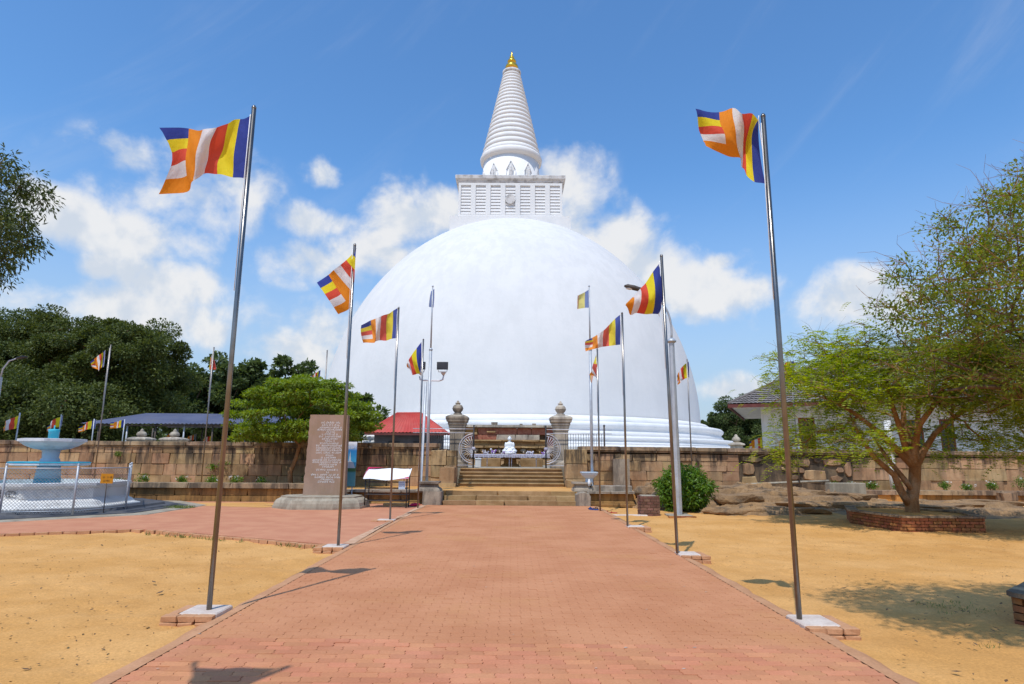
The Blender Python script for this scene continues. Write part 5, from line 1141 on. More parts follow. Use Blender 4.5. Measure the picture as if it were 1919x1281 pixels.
# sign stands just outside the right-hand panel
off = Vector((-11.60, 18.1, 0)); fd = Vector((0.9, 0.42, 0)).normalized()
sgm.add([off + fd*u + Vector((0, -.02-.01*w, z)) for w in (1, 0) for (u, z) in ((0, .86), (.30, .85), (.30, 1.12), (0, 1.13))], [(0, 1, 2, 3), (7, 6, 5, 4), (0, 4, 5, 1), (1, 5, 6, 2), (2, 6, 7, 3), (3, 7, 4, 0)])
sgp = sgm.build('plate', 'yellow_sign', ys)
g_ = MB(); glyph_line(g_, .02, .28, 0, 1.0, .055, rl); glyph_line(g_, .07, .24, 0, .90, .055, rl)
g_.v = [tuple(off + fd*x + Vector((0, -.034, z))) for x, y, z in g_.v]; stuff(g_.build('lettering', 'black_paint', sgp))
MB().tube([off + fd*.15 + Vector((0, 0, .06)), off + fd*.15 + Vector((0, -.012, .9))], .012, 6).build('stake', 'dark_metal', ys)

# ================================================================== HUT, SHED, BUILDING
def corrugated(p00, p10, p01, p11, n, amp, th=.02):
    """sheet between eave edge p00-p10 and ridge edge p01-p11 with ridges running eave to ridge"""
    V, Qd = [], []
    a, b, c, d_ = map(Vector, (p00, p10, p01, p11)); nrm = (b-a).cross(c-a).normalized()
    if nrm.z < 0: nrm = -nrm
    m = n*4
    for i in range(m+1):
        t = i/m; o = nrm*(amp*(0.5-0.5*math.cos(2*math.pi*t*n)))
        V += [a.lerp(b, t)+o, c.lerp(d_, t)+o]
    return V, [(2*i, 2*i+2, 2*i+3, 2*i+1) for i in range(m)]
def roof_sheet(name, mat, parent, *a):
    V, Qd = corrugated(*a); return MB().add(V, Qd, False).build(name, mat, parent)
ht = thing('red_roof_hut', (-7.1, 44, 1.18), 'dark grey hut with a red corrugated hip roof behind the wall', 'hut')
MB().box(-9.25, -4.95, 42.6, 46.4, 1.18, 3.4).build('wall', 'hut_wall', ht)
e_ = [(-9.75, 42.0, 3.22), (-4.45, 42.0, 3.28), (-4.45, 47, 3.25), (-9.75, 47, 3.22)]; rd = [(-8.1, 44.4, 4.70), (-6.42, 44.4, 4.72)]
roof_sheet('roof_front', 'red_sheet', ht, e_[0], e_[1], rd[0], rd[1], 22, .05)
roof_sheet('roof_side', 'red_sheet', ht, e_[1], e_[2], rd[1], rd[1], 18, .05); roof_sheet('roof_side', 'red_sheet', ht, e_[3], e_[0], rd[0], rd[0], 18, .05)
roof_sheet('roof_back', 'red_sheet', ht, e_[2], e_[3], rd[1], rd[0], 22, .05)
rc = MB(); rc.tube([rd[0], rd[1]], .07, 6); [rc.tube([p, q], .06, 6) for p, q in ((e_[0], rd[0]), (e_[1], rd[1]), (e_[2], rd[1]), (e_[3], rd[0]))]; rc.build('ridge_cap', 'red_sheet', ht)
MB().box(-9.75, -4.45, 41.98, 42.02, 3.08, 3.2).build('fascia', 'maroon', ht)
for x in (-7.9, -6.2): MB().box(x-.4, x+.4, 42.56, 42.6, 1.9, 2.7).build('shutter', 'black_metal', ht)
sh = thing('open_shed', (-22, 46, 1.18), 'long open-sided shed with a blue-grey corrugated roof on thin posts', 'shed')
ea = [(-30.2, 44, 3.78), (-12.6, 44, 3.84), (-12.6, 51.5, 3.9), (-28, 51.5, 3.85)]; rg = [(-28.0, 48, 4.76), (-13.2, 48, 4.72)]
roof_sheet('roof_front', 'blue_sheet', sh, ea[0], ea[1], rg[0], rg[1], 60, .06); roof_sheet('roof_back', 'blue_sheet', sh, ea[2], ea[3], rg[1], rg[0], 60, .06)
MB().tube([rg[0], rg[1]], .06, 6).build('ridge_cap', 'blue_sheet', sh)
for i in range(9):
    x = -29 + i*2.0
    for y in (44.3, 51): MB().tube([(x, y, 1.18), (x, y, 3.8)], .06, 6).build('post', 'galvanised' if i % 2 else 'dark_metal', sh)
MB().box(-15.6, -13.0, 45.5, 45.9, 1.18, 3.6).build('end_wall', 'orange_stone', sh)
MB().box(-29.5, -12.8, 44.25, 44.32, 3.66, 3.76).build('beam', 'dark_metal', sh)
for i, x in enumerate((-20.2, -18.4)):
    t = thing('stone_finial', (x, 34.5, 1.18), ('left' if i == 0 else 'right') + ' of two pale stone finials on pillars before the shed', 'finial', 'stone finials')
    MB().square(x, 34.5, [(.36, 1.18), (.36, 2.32)]).build('shaft', 'pale_stone', t)
    MB().square(x, 34.5, [(.38, 2.32), (.5, 2.42), (.55, 2.48), (.53, 2.54), (.3, 2.62)]).build('cap', 'pale_stone', t)
    MB().lathe(x, 34.5, [(.15, 2.6), (.24, 2.7), (.26, 2.78), (.2, 2.88), (.08, 2.94), (.1, 2.98), (.02, 3.08)], 16).build('pot', 'pale_stone', t)
t = thing('stone_finial', (14.6, 41, 1.18), 'small pale stone finial above the wall right of the stupa base', 'finial')
MB().square(14.6, 41, [(.3, 1.18), (.3, 2.5), (.42, 2.56), (.4, 2.64), (.2, 2.72)]).build('shaft', 'pale_stone', t); MB().lathe(14.6, 41, [(.12, 2.7), (.25, 2.83), (.27, 2.93), (.18, 3.06), (.1, 3.12), (.1, 3.2), (.02, 3.25)], 16).build('pot', 'pale_stone', t)
bl = thing('white_building', (17.9, 45, 1.18), 'long white building with dark hipped tile roof behind the right wall', 'building')
BX0, BX1, BY0, BY1, BZ = 17.9, 44, 45, 57, 5.75
# front wall built round its openings
OPEN = [(20.3, 21.35, 1.3, 4.55), (26.4, 27.7, 1.9, 4.3), (28.6, 29.4, 1.9, 4.3), (33.4, 35.0, 1.9, 4.2), (38.0, 39.6, 1.9, 4.2)]
wf = MB(); xp = BX0
for (a, b, z0, z1) in OPEN:
    wf.box(xp, a, BY0, BY0+.35, 1.18, BZ); wf.box(a, b, BY0+.001, BY0+.349, 1.18, z0); wf.box(a, b, BY0+.001, BY0+.349, z1, BZ-.002); xp = b
wf.box(xp, BX1, BY0, BY0+.35, 1.18, BZ); wf.box(BX0+.002, BX0+.35, BY0+.35, BY1, 1.18, BZ-.003); wf.box(BX1-.35, BX1-.002, BY0+.35, BY1, 1.18, BZ-.003); wf.box(BX0+.35, BX1-.35, BY1-.35, BY1-.002, 1.18, BZ-.003)
wf.build('wall', 'white_wall', bl)
MB().box(BX0+.4, BX1-.4, BY0+2.5, BY0+2.6, 1.18, BZ-.01).build('inner_partition', 'dim_room', bl)
MB().box(BX0-.06, BX1+.05, BY0-.07, BY0, 1.2, 1.95).build('base_course', 'white_wall', bl)
MB().box(BX0-.08, BX1+.05, BY0-.10, BY0-.001, BZ-.3, BZ-.02).build('cornice', 'white_wall', bl)
for i, (a, b, z0, z1) in enumerate(OPEN):
    w_ = MB(); t_ = .09
    w_.box(a, a+t_, BY0+.08, BY0+.2, z0, z1); w_.box(b-t_, b, BY0+.08, BY0+.2, z0, z1); w_.box(a+t_, b-t_, BY0+.08, BY0+.2, z1-t_, z1)
    fm_ = w_.build('door_frame' if i == 0 else 'window_frame', 'door_wood', bl)
    if i == 0:
        MB().box(a+.1, a+.55, BY0+.12, BY0+.17, z0, z1-.1).build('door_leaf', 'door_wood', fm_); MB().box(a+.16, a+.5, BY0+.11, BY0+.119, 2.6, z1-.25).build('glass', 'dark_glass', fm_)
    else:
        MB().box(a+.09, b-.09, BY0+.15, BY0+.16, z0, z1-.09).build('glass', 'dark_glass', fm_); MB().box((a+b)/2-.03, (a+b)/2+.03, BY0+.1, BY0+.149, z0, z1-.09).build('mullion', 'door_wood', fm_)
ea = [(15.9, 43, 5.42), (46, 43, 5.42), (46, 59, 5.42), (15.9, 59, 5.42)]; rg = [(24.0, 51, 9.9), (38, 51, 9.9)]
def tiled(p00, p10, p01, p11, rows, cols):
    """stepped tile courses with rounded rolls"""
    a, b, c, d_ = map(Vector, (p00, p10, p01, p11)); nrm = (b-a).cross(c-a).normalized(); nrm = -nrm if nrm.z < 0 else nrm
    V, Qd = [], []; m = cols*3
    for r in range(rows):
        for e, lift in ((r/rows, .09), (min((r+1.12)/rows, 1), .02)):
            l, rr = a.lerp(c, e), b.lerp(d_, e)
            for i in range(m+1):
                V.append(l.lerp(rr, i/m) + nrm*(lift + .045*abs(math.sin(math.pi*i/3))))
        o = r*2*(m+1); Qd += [(o+i, o+i+1, o+m+1+i+1, o+m+1+i) for i in range(m)]
    return MB().add(V, Qd)
tiled(ea[0], ea[1], rg[0], rg[1], 26, 110).build('roof_front', 'grey_tile', bl); tiled(ea[3], ea[0], rg[0], rg[0], 26, 50).build('roof_side', 'grey_tile', bl)
tiled(ea[1], ea[2], rg[1], rg[1], 26, 50).build('roof_side', 'grey_tile', bl); tiled(ea[2], ea[3], rg[1], rg[0], 26, 80).build('roof_back', 'grey_tile', bl)
hr = MB(); [hr.tube([Vector(p)+Vector((0, 0, .1)), Vector(q)+Vector((0, 0, .12))], .12, 6) for p, q in ((ea[0], rg[0]), (ea[1], rg[1]), (rg[0], rg[1]), (ea[3], rg[0]), (ea[2], rg[1]))]; hr.build('hip_ridge', 'grey_tile', bl)
fa = MB(); fa.box(15.87, 46, 42.96, 43.0, 5.2, 5.44); fa.box(15.85, 15.9, 43, 59, 5.2, 5.44); fa.build('fascia', 'maroon', bl)
MB().box(15.95, 45.9, 43.02, 58.9, 5.36, 5.40).build('soffit', 'white_wall', bl)
bl.rotation_euler = (0, 0, R(-24))

# ================================================================== BRICKWORK ON THE RIGHT
def brick_course_run(parent, mat, x0, y0, x1, y1, z, h, blen, off, thick=.11, gap=.012):
    d = Vector((x1-x0, y1-y0, 0)); ln = d.length; d.normalize(); a = math.atan2(d.y, d.x); p = -off
    while p < ln - .02:
        s, e = max(p, 0), min(p+blen, ln)
        if e - s > .04:
            c = Vector((x0, y0, 0)) + d*((s+e)/2); nrm = Vector((-d.y, d.x, 0))
            o = block('brick', mat, 0, (e-s)-gap, 0, thick, 0, h-gap, None, .018, .05)
            o.location = (c.x + nrm.x*thick/2, c.y + nrm.y*thick/2, z+h/2); o.rotation_euler = (0, 0, a + random.uniform(-.012, .012)); o.parent = parent; o.matrix_parent_inverse = parent.matrix_basis.inverted()
        p += blen
pr_ = thing('brick_pier', (4.3, 20.1, -.08), 'short dark brick pier with cement top by the green bush', 'brick pier')
MB().box(4.03, 4.57, 19.87, 20.33, -.1, .50).build('core', 'mortar', pr_)
for c in range(7):
    z = -.1 + c*.087; of = .1*(c % 2)
    brick_course_run(pr_, 'dark_brick', 4.0, 19.84, 4.6, 19.84, z, .087, .2, of); brick_course_run(pr_, 'dark_brick', 4.6, 19.84, 4.6, 20.36, z, .087, .2, .1-of, .1); brick_course_run(pr_, 'dark_brick', 4.6, 20.36, 4.0, 20.36, z, .087, .2, of, .1); brick_course_run(pr_, 'dark_brick', 4.0, 20.36, 4.0, 19.84, z, .087, .2, .1-of, .1)
MB().bbox(4.06, 4.5, 19.9, 20.3, .505, .53, .01).build('cement_top', 'concrete', pr_)
pl = thing('tree_planter', (10.6, 17.4, -.1), 'low brick tree planter with slab coping round the feathery tree', 'planter')
PLP = [(9.45, 18.0), (9.68, 16.0), (11.75, 16.0), (12.5, 17.6), (11.6, 19.6), (10.2, 19.6)]
MB().prism([(10.8+(x-10.8)*.95, 17.7+(y-17.7)*.95) for x, y in PLP], -.15, .24).build('soil', 'sand', pl)
for (a, b) in zip(PLP, PLP[1:]+PLP[:1]):
    for c in range(5):
        brick_course_run(pl, 'brick', *a, *b, -.13 + c*.076, .076, .225, .11*(c % 2))
    dd_ = Vector((*b, 0)) - Vector((*a, 0)); n_ = max(2, int(dd_.length/.55))
    for i in range(n_):
        p = Vector((*a, 0)) + dd_*((i+.5)/n_); dn = dd_.normalized()
        o = block('coping_slab', 'coping', 0, dd_.length/n_-.006, 0, .27, 0, .045, None, .01, .03)
        o.location = (p.x - dn.y*.1, p.y + dn.x*.1, .272); o.rotation_euler = (0, 0, math.atan2(dn.y, dn.x)); o.parent = pl; o.matrix_parent_inverse = pl.matrix_basis.inverted()
np_ = thing('tree_planter', (6.6, 7.6, -.1), 'battered brick planter at the right edge of the picture', 'planter')
NPP = [(5.50, 7.25), (5.62, 6.85), (6.4, 6.4), (7.4, 6.6), (7.9, 7.6), (7.4, 8.3), (6.55, 8.15)]
MB().prism([(6.6+(x-6.6)*.93, 7.6+(y-7.6)*.93) for x, y in NPP], -.15, .2).build('soil', 'sand', np_)
for (a, b) in zip(NPP, NPP[1:]+NPP[:1]):
    for c in range(4): brick_course_run(np_, 'brick', *a, *b, -.13 + c*.08, .08, .235, .115*(c % 2))
    dd_ = Vector((*b, 0)) - Vector((*a, 0)); n_ = max(2, int(dd_.length/.4))
    for i in range(n_):
        p = Vector((*a, 0)) + dd_*((i+.5)/n_); dn = dd_.normalized()
        o = block('coping_slab', 'coping', 0, dd_.length/n_-.006, 0, .24, 0, .05, None, .014, .03)
        o.location = (p.x - dn.y*.08, p.y + dn.x*.08, .217); o.rotation_euler = (0, 0, math.atan2(dn.y, dn.x)); o.parent = np_; o.matrix_parent_inverse = np_.matrix_basis.inverted()
pr2 = MB().tube([(9.4, 26.6, .60), (10.6, 26.75, .66), (12.0, 26.9, .72), (13.4, 26.95, .78)], .05, 8).build('water_pipe', 'concrete'); tag(pr2, 'grey pipe running along the foot of the rubble wall', 'pipe')
dh = MB().bbox(13.1, 14.6, 26.3, 26.7, .25, .72, .02).build('drain_block', 'concrete'); tag(dh, 'low concrete block at the end of the pipe', 'concrete block')

# rock outcrop: one weathered heightfield
def outcrop(name, x0, x1, y0, y1, step, fn, mat, label, seed):
    xs = np.arange(x0, x1+step, step); ys_ = np.arange(y0, y1+step, step); X, Y = np.meshgrid(xs, ys_, indexing='ij')
    Z = fn(X, Y); ix = np.arange(X.size).reshape(X.shape)
    Qd = np.stack([ix[:-1, :-1], ix[1:, :-1], ix[1:, 1:], ix[:-1, 1:]], -1).reshape(-1, 4)
    zq = Z.ravel()[Qd].max(1); Qd = Qd[zq > -0.16]
    o = link(name, quads_mesh(name, np.stack([X, Y, Z], -1).reshape(-1, 3), Qd, mat, smooth=False)); return tag(o, label, 'rock', 'rock outcrops')
def rockz(X, Y, seed, cx, cy, rx, ry, h, ridge):
    d = np.sqrt(((X-cx)/rx)**2 + ((Y-cy)/ry)**2)
    base = h*np.clip(1.15 - d, 0, 1)**0.7
    n1 = grid_noise(X*0.6+20, Y*1.6+40, seed, .9, 5); n2 = np.abs(grid_noise(X*0.45+10, Y*2.6+30, seed+1, 1.1, 5)-.5)*2
    n3 = grid_noise(X*1.1+60, Y*2.2+15, seed+2, 2.2, 4)
    terr = base*(.35+1.1*n1+.35*(n3-.5)); terr = np.floor(terr/ridge)*ridge + ridge*np.clip((terr/ridge - np.floor(terr/ridge))*4.5 - 1.2, 0, 1)
    rid = sum((1-np.abs(grid_noise(X*(.5*2**k)+7*k, Y*(1.5*2**k)+3*k, seed+10+k, 1.0, 1)-.5)*2)*.5**k for k in range(4))/1.9
    terr = terr + .22*(rid-.72)*np.clip(1.25-d, 0, 1)
    return -.22 + terr*1.0 + .12*(n1-.5) - .10*n2 + .13*(n3-.5)*np.clip(1.4-d, 0, 1) + .12*np.clip(1.3-d, 0, 1)
outcrop('rock_outcrop', 5.2, 14.6, 19.2, 27.2, .06, lambda X, Y: np.maximum(rockz(X, Y, 5, 10.2, 25.6, 4.6, 3.2, .72, .16), rockz(X, Y, 8, 8.0, 21.2, 2.5, .75, .20, .08)), 'rock', 'long ledgy sandstone outcrop between the bush and the brick planter', 5)
outcrop('rock_outcrop', 4.2, 7.2, 22.2, 26.6, .06, lambda X, Y: rockz(X, Y, 15, 5.6, 24.4, 1.4, 1.9, .78, .2), 'rock', 'pale split boulder behind the brick pier', 6)
outcrop('rock_outcrop', 10.5, 20, 18.8, 27, .08, lambda X, Y: rockz(X, Y, 25, 15.2, 22.6, 4.4, 2.6, .34, .12), 'rock', 'low dark rock sheet behind the brick planter', 7)

# broken ledges and lumps standing out of the outcrops
def rock_lump(parent, x, y, z, rx, ry, rz, seed):
    rq = np.random.default_rng(seed); bm = bmesh.new(); bmesh.ops.create_icosphere(bm, subdivisions=3, radius=1.0)
    ph = rq.uniform(0, 6, (5, 3)); fq = rq.uniform(1.0, 4.5, (5, 3))
    for v in bm.verts:
        c = np.array(v.co); d_ = 1 + .13*sum(math.sin(float(np.dot(fq[k], c)) + ph[k, 0])*(.8**k) for k in range(5)) + rq.normal(0, .018)
        c = c*d_; c[2] = math.copysign(min(abs(c[2]), .55 + .12*math.sin(c[0]*3+ph[0, 1])), c[2]); c[2] = round(c[2]*5)/5*.6 + c[2]*.4
        v.co = Vector((x + c[0]*rx, y + c[1]*ry, z + c[2]*rz))
    me = bpy.data.meshes.new('ledge'); bm.to_mesh(me); bm.free(); me.materials.append(M['rock']); link('ledge', me, parent)
RO = [o for o in bpy.data.objects if o.name.startswith('rock_outcrop')]
for i, (k, x, y, z, rx, ry, rz) in enumerate([(0, 7.2, 20.9, -.02, 1.0, .35, .20), (0, 8.6, 21.2, .0, 1.2, .4, .22), (0, 9.9, 21.5, -.02, .8, .35, .16), (0, 8.2, 23.4, .22, .8, .5, .35), (0, 7.4, 24.6, .32, .6, .5, .42), (0, 9.6, 23.9, .28, 1.1, .5, .34), (0, 11.0, 24.2, .30, .9, .6, .36), (0, 12.4, 24.2, .26, 1.1, .5, .30), (0, 10.4, 22.6, .08, .9, .4, .22), (0, 12.0, 22.8, .06, 1.1, .45, .24), (0, 13.2, 23.0, .04, .9, .5, .26), (0, 8.8, 25.2, .5, .8, .5, .3),
        (1, 5.1, 23.8, .42, .55, .5, .36), (1, 5.9, 24.3, .5, .6, .6, .42), (1, 6.6, 23.6, .25, .5, .5, .36), (2, 14.4, 22.0, .06, 1.3, .6, .24), (2, 16.2, 22.4, .06, 1.4, .7, .22), (2, 17.6, 23.6, .1, 1.2, .6, .24)]):
    rock_lump(RO[k], x, y, z, rx, ry, rz, 400+i)

# litter on the sand and path
rr = np.random.default_rng(8); V, Qd = [], []
def scatter(n, x0, x1, y0, y1, s0, s1):
    for _ in range(n):
        x, y = rr.uniform(x0, x1), y0 + (y1-y0)*rr.random()**1.5; s = rr.uniform(s0, s1)*(2.2 if rr.random() < .06 else 1); a = rr.uniform(0, 6.28); z = -.062 + rr.uniform(0, .012)
        c, sn = math.cos(a)*s, math.sin(a)*s; i = len(V)
        V.extend([(x-c, y-sn, z), (x+sn*.45, y-c*.45, z+.006), (x+c, y+sn, z+s*.35), (x-sn*.45, y+c*.45, z+.008)]); Qd.append((i, i+1, i+2, i+3))
scatter(800, -11, -3.3, 4.5, 14, .008, .022); scatter(1300, 3.35, 13, 4.8, 18, .008, .024); scatter(260, 4.3, 8, 6.3, 9.5, .014, .036); scatter(120, -9, -3.4, 5, 11, .014, .03)
stuff(link('litter', quads_mesh('litter', V, Qd, 'debris')))['label'] = 'small dry leaves and crumbs of earth scattered on the sand'
V, Qd = [], []
for _ in range(70):
    x, y = rr.uniform(-3, 3), rr.uniform(4.8, 20); s = rr.uniform(.008, .022); i = len(V)
    V.extend([(x-s, y, .004), (x, y-s*.5, .006), (x+s, y, .007), (x, y+s*.5, .005)]); Qd.append((i, i+1, i+2, i+3))
stuff(link('petals', quads_mesh('petals', V, Qd, 'pale_litter')))['label'] = 'pale petals and paper scraps on the paving'

# ================================================================== VEGETATION
def skeleton(trunk, targets, rnd, tip=.012, power=2.3, wig=.12, seglen=.5, bias=0.0, min_attach=0, limbs=()):
    """connect crown clump centres to the trunk polyline by the nearest way back towards the root; pipe-model radii"""
    P = [np.array(p, float) for p in trunk]; par = [i-1 for i in range(len(P))]; dep = [0.0]
    for i in range(1, len(P)): dep.append(dep[-1] + np.linalg.norm(P[i]-P[i-1]))
    for lb_ in limbs:
        prev = len(trunk)-1
        for q in lb_:
            q = np.array(q, float); dep.append(dep[prev] + np.linalg.norm(q-P[prev])*.6); P.append(q); par.append(prev); prev = len(P)-1
    ends = []
    order = sorted(range(len(targets)), key=lambda k: np.linalg.norm(targets[k]-P[len(trunk)-1]))
    ntr = len(trunk)
    for k in order:
        T = np.array(targets[k], float); A = np.array(P); D = np.linalg.norm(A - T, axis=1)
        cost = D + 0.28*np.array(dep) + np.where(A[:, 2] > T[2] + .3, 1.5*(A[:, 2]-T[2]), 0)
        cost[:max(min_attach, 0)] += 1e3
        a = int(np.argmin(cost)); L = D[a]; n = max(2, int(L/seglen)); prev = a
        s = P[a].copy(); mid = (s+T)/2 + rnd.normal(0, wig*L, 3)*np.array([1, 1, .6]) + np.array([0, 0, bias*L])
        for i in range(1, n+1):
            t = i/n; q = s*(1-t)**2 + 2*mid*t*(1-t) + T*t*t + (rnd.normal(0, wig*.12*L/n*2, 3) if i < n else 0)
            P.append(q); par.append(prev); dep.append(dep[prev] + np.linalg.norm(q-P[prev])); prev = len(P)-1
        ends.append(prev)
    N_ = len(P); acc = np.zeros(N_); ch = [0]*N_
    for i in range(N_):
        if par[i] >= 0: ch[par[i]] += 1
    for i in range(N_-1, -1, -1):
        if ch[i] == 0: acc[i] += tip**power
        if par[i] >= 0: acc[par[i]] += acc[i]
    return np.array(P), par, acc**(1/power), ends
def limbs_mesh(name, P, par, rad, mat, sides=6, flare=None, rmax=None):
    V, Q = [], []
    rad = rad.copy()
    if rmax: rad = np.minimum(rad, rmax)
    if flare is not None:
        for i in range(len(flare)): rad[i] = max(rad[i], flare[i])
    ang = np.linspace(0, 2*np.pi, sides, endpoint=False)
    for i in range(len(P)):
        j = par[i]
        if j < 0: continue
        d = P[i]-P[j]; l = np.linalg.norm(d)
        if l < 1e-5: continue
        d /= l; u = np.array([0, 0, 1.0]) if abs(d[2]) < .9 else np.array([1.0, 0, 0]); a = np.cross(d, u); a /= np.linalg.norm(a); b = np.cross(d, a)
        r0 = min(rad[j], rad[i]*1.45) if not (flare is not None and i < len(flare)) else rad[j]
        o = len(V)
        for p, r in ((P[j]-d*r0*.25, r0), (P[i], rad[i])):
            for t in ang: V.append(p + r*(a*np.cos(t)+b*np.sin(t)))
        Q += [(o+k, o+(k+1) % sides, o+sides+(k+1) % sides, o+sides+k) for k in range(sides)]
    return quads_mesh(name, np.array(V), Q, mat, smooth=True)
def leaves_mesh(name, C, Dv, Nn, L, Wd, mat, rnd, fold=.18):
    """one folded diamond per leaf: C base, Dv direction, Nn normal"""
    n = len(C); S = np.cross(Dv, Nn); S /= np.linalg.norm(S, axis=1, keepdims=True)+1e-9
    L = L[:, None]; Wd = Wd[:, None]
    V = np.stack([C, C + Dv*L*.45 + S*Wd*.5 + Nn*L*fold*.4, C + Dv*L - Nn*L*fold*.5, C + Dv*L*.45 - S*Wd*.5 + Nn*L*fold*.4], 1).reshape(-1, 3)
    Q = np.arange(4*n).reshape(n, 4)
    return quads_mesh(name, V, Q, mat, rnd.random(n))
def unit(v): return v/(np.linalg.norm(v, axis=1, keepdims=True)+1e-9)
def clump_leaves(centres, radii, per, rnd, flat=.7, up=.5, droop=0.0, size=(.1, .2), wr=.5, shell=.35):
    C, Dv, Nn, Ls = [], [], [], []
    for c, r in zip(centres, radii):
        n = max(3, int(per*rnd.uniform(.7, 1.3))); d = unit(rnd.normal(0, 1, (n, 3))); q = rnd.random(n)**shell
        off = d*q[:, None]*r; off[:, 2] *= flat
        C.append(c+off); dirs = unit(d + rnd.normal(0, .6, (n, 3)) - np.array([0, 0, droop])); Dv.append(dirs)
        Nn.append(unit(rnd.normal(0, .55, (n, 3)) + np.array([0, 0, up]) + d*.5)); Ls.append(rnd.uniform(size[0], size[1], n))
    C = np.concatenate(C); Dv = np.concatenate(Dv); Nn = np.concatenate(Nn); L = np.concatenate(Ls)
    return C, Dv, Nn, L, L*wr
def ellipsoid_points(n, c, r, rnd, hollow=.45, zmin=None):
    out = []
    while len(out) < n:
        d = rnd.normal(0, 1, 3); d /= np.linalg.norm(d); q = (hollow + (1-hollow)*rnd.random()**.6)
        p = np.array(c) + d*q*np.array(r)
        if zmin is None or p[2] > zmin: out.append(p)
    return out
def make_tree(name, label, trunk, targets, clump_r, per, size, mats, rnd, group=None, tip=.015, flat=.7, up=.5, droop=0, wr=.5, wig=.12, flare=None, twigs=0, sides=6, rmax=None, shell=.35, seglen=.6, min_attach=0, bias=0.0, cat='tree'):
    t = thing(name, trunk[0], label, cat, group)
    P, par, rad, ends = skeleton(trunk, targets, rnd, tip, wig=wig, seglen=seglen, min_attach=min_attach, bias=bias)
    link('trunk', limbs_mesh('trunk', P, par, rad, mats[0], sides, flare, rmax), t)
    radii = rnd.uniform(clump_r[0], clump_r[1], len(targets))
    if twigs:
        V, Q = [], []
        for c, r in zip(targets, radii):
            for _ in range(twigs):
                d = rnd.normal(0, 1, 3); d /= np.linalg.norm(d); e = c + d*r*np.array([1, 1, flat])*rnd.uniform(.7, 1.15); m = (c+e)/2 + rnd.normal(0, .08*r, 3); w = tip*.45
                o = len(V); s1 = np.cross(d, [0.3, .2, 1]); s1 = s1/np.linalg.norm(s1)*w; s2 = np.cross(d, s1); s2 = s2/np.linalg.norm(s2)*w
                for p, k in ((c, 1), (m, .8), (e, .35)): V += [p+s1*k, p+s2*k, p-s1*k-s2*k]
                for g in range(2): Q += [(o+g*3+k, o+g*3+(k+1) % 3, o+g*3+3+(k+1) % 3, o+g*3+3+k) for k in range(3)]
        stuff(link('twigs', quads_mesh('twigs', np.array(V), Q, mats[0]), t))
    C, Dv, Nn, L, Wd = clump_leaves(targets, radii, per, rnd, flat, up, droop, size, wr, shell)
    link('crown', leaves_mesh('crown', C, Dv, Nn, L, Wd, mats[1], rnd), t)
    return t

# --- far dark trees on the left
def far_tree(label, x, y, zb, h, rx, rz, mats, seed, n=70, per=230, size=(.35, .75), group='trees beyond the left wall'):
    r = np.random.default_rng(seed); top = zb + h
    c = (x, y, top - rz*.95)
    tg = ellipsoid_points(n, c, (rx, rx*.8, rz), r, .5, zmin=zb+1.0)
    for _ in range(n//7):                               # stray boughs break the outline
        d = r.normal(0, 1, 3); d[2] = abs(d[2])*.8; d /= np.linalg.norm(d); tg.append(np.array(c) + d*np.array((rx, rx*.8, rz))*r.uniform(1.02, 1.18))
    make_tree('broad_tree', label, [(x, y, zb), (x+.2, y, zb+h*.15), (x-.1, y, zb+h*.32), (x+.2, y, zb+h*.45)], tg, (rx*.11, rx*.29), per, size, mats, r, group, tip=.05, flat=.62, up=.9, flare=[h*.05, h*.036, h*.03, h*.026], wr=.55)
far_tree('dense dark tree with a rounded crown left of the stupa', -38.5, 60, 1.18, 12.6, 6.6, 5.6, ('bark_dark', 'leaf_dark'), 1, 170, 750, (.17, .36))
far_tree('dark broad tree behind the fountain, second from the left', -46.5, 63, 1.18, 13.4, 6.6, 6.2, ('bark_dark', 'leaf_dark'), 2, 170, 750, (.17, .36))
far_tree('tall olive tree at the far left edge of the picture', -54, 62, 1.18, 13.9, 7.0, 6.8, ('bark_dark', 'leaf_far'), 3, 160, 700, (.17, .36))
far_tree('low dark tree filling the gap beneath the rounded crown', -42, 56, 1.18, 7.0, 8.5, 3.4, ('bark_dark', 'leaf_dark'), 4, 110, 600, (.17, .36))
far_tree('low dark thicket tree behind the fountain spout', -52, 57, 1.18, 7.6, 8.5, 3.6, ('bark_dark', 'leaf_dark'), 5, 110, 600, (.17, .36))
far_tree('greyish green tree between the dark trees and the flat-topped tree', -39, 86, 1.18, 12.6, 6.0, 5.4, ('bark_dark', 'leaf_far'), 6, 70, 240, (.4, .9))
far_tree('loose-crowned greyish tree behind the flat-topped tree', -32.5, 88, 1.18, 13.2, 5.0, 5.0, ('bark_dark', 'leaf_far'), 7, 60, 200, (.4, .9))
far_tree('pale green far tree beside the blue-grey shed ridge', -45, 92, 1.18, 11.6, 6.0, 5.0, ('bark_dark', 'leaf_far'), 8, 70, 240, (.4, .9))
far_tree('far tree low behind the flat-topped tree on its right', -26, 95, 1.18, 9.5, 5.5, 4.2, ('bark_dark', 'leaf_far'), 18, 60, 220, (.4, .9))
far_tree('mid green rounded tree between stupa base and white building', 64, 172, 1.18, 16.0, 8.0, 7.5, ('bark_dark', 'leaf_far'), 9, 90, 420, (.35, .75), 'trees beyond the right wall')
far_tree('darker tree right behind the roof corner of the white building', 72.5, 176, 1.18, 19.0, 8.5, 8.5, ('bark_dark', 'leaf_far'), 10, 90, 420, (.35, .75), 'trees beyond the right wall')
far_tree('low dark tree touching the stupa base on the right', 57.5, 178, 1.18, 12.0, 6.5, 5.8, ('bark_dark', 'leaf_far'), 12, 80, 420, (.35, .75), 'trees beyond the right wall')
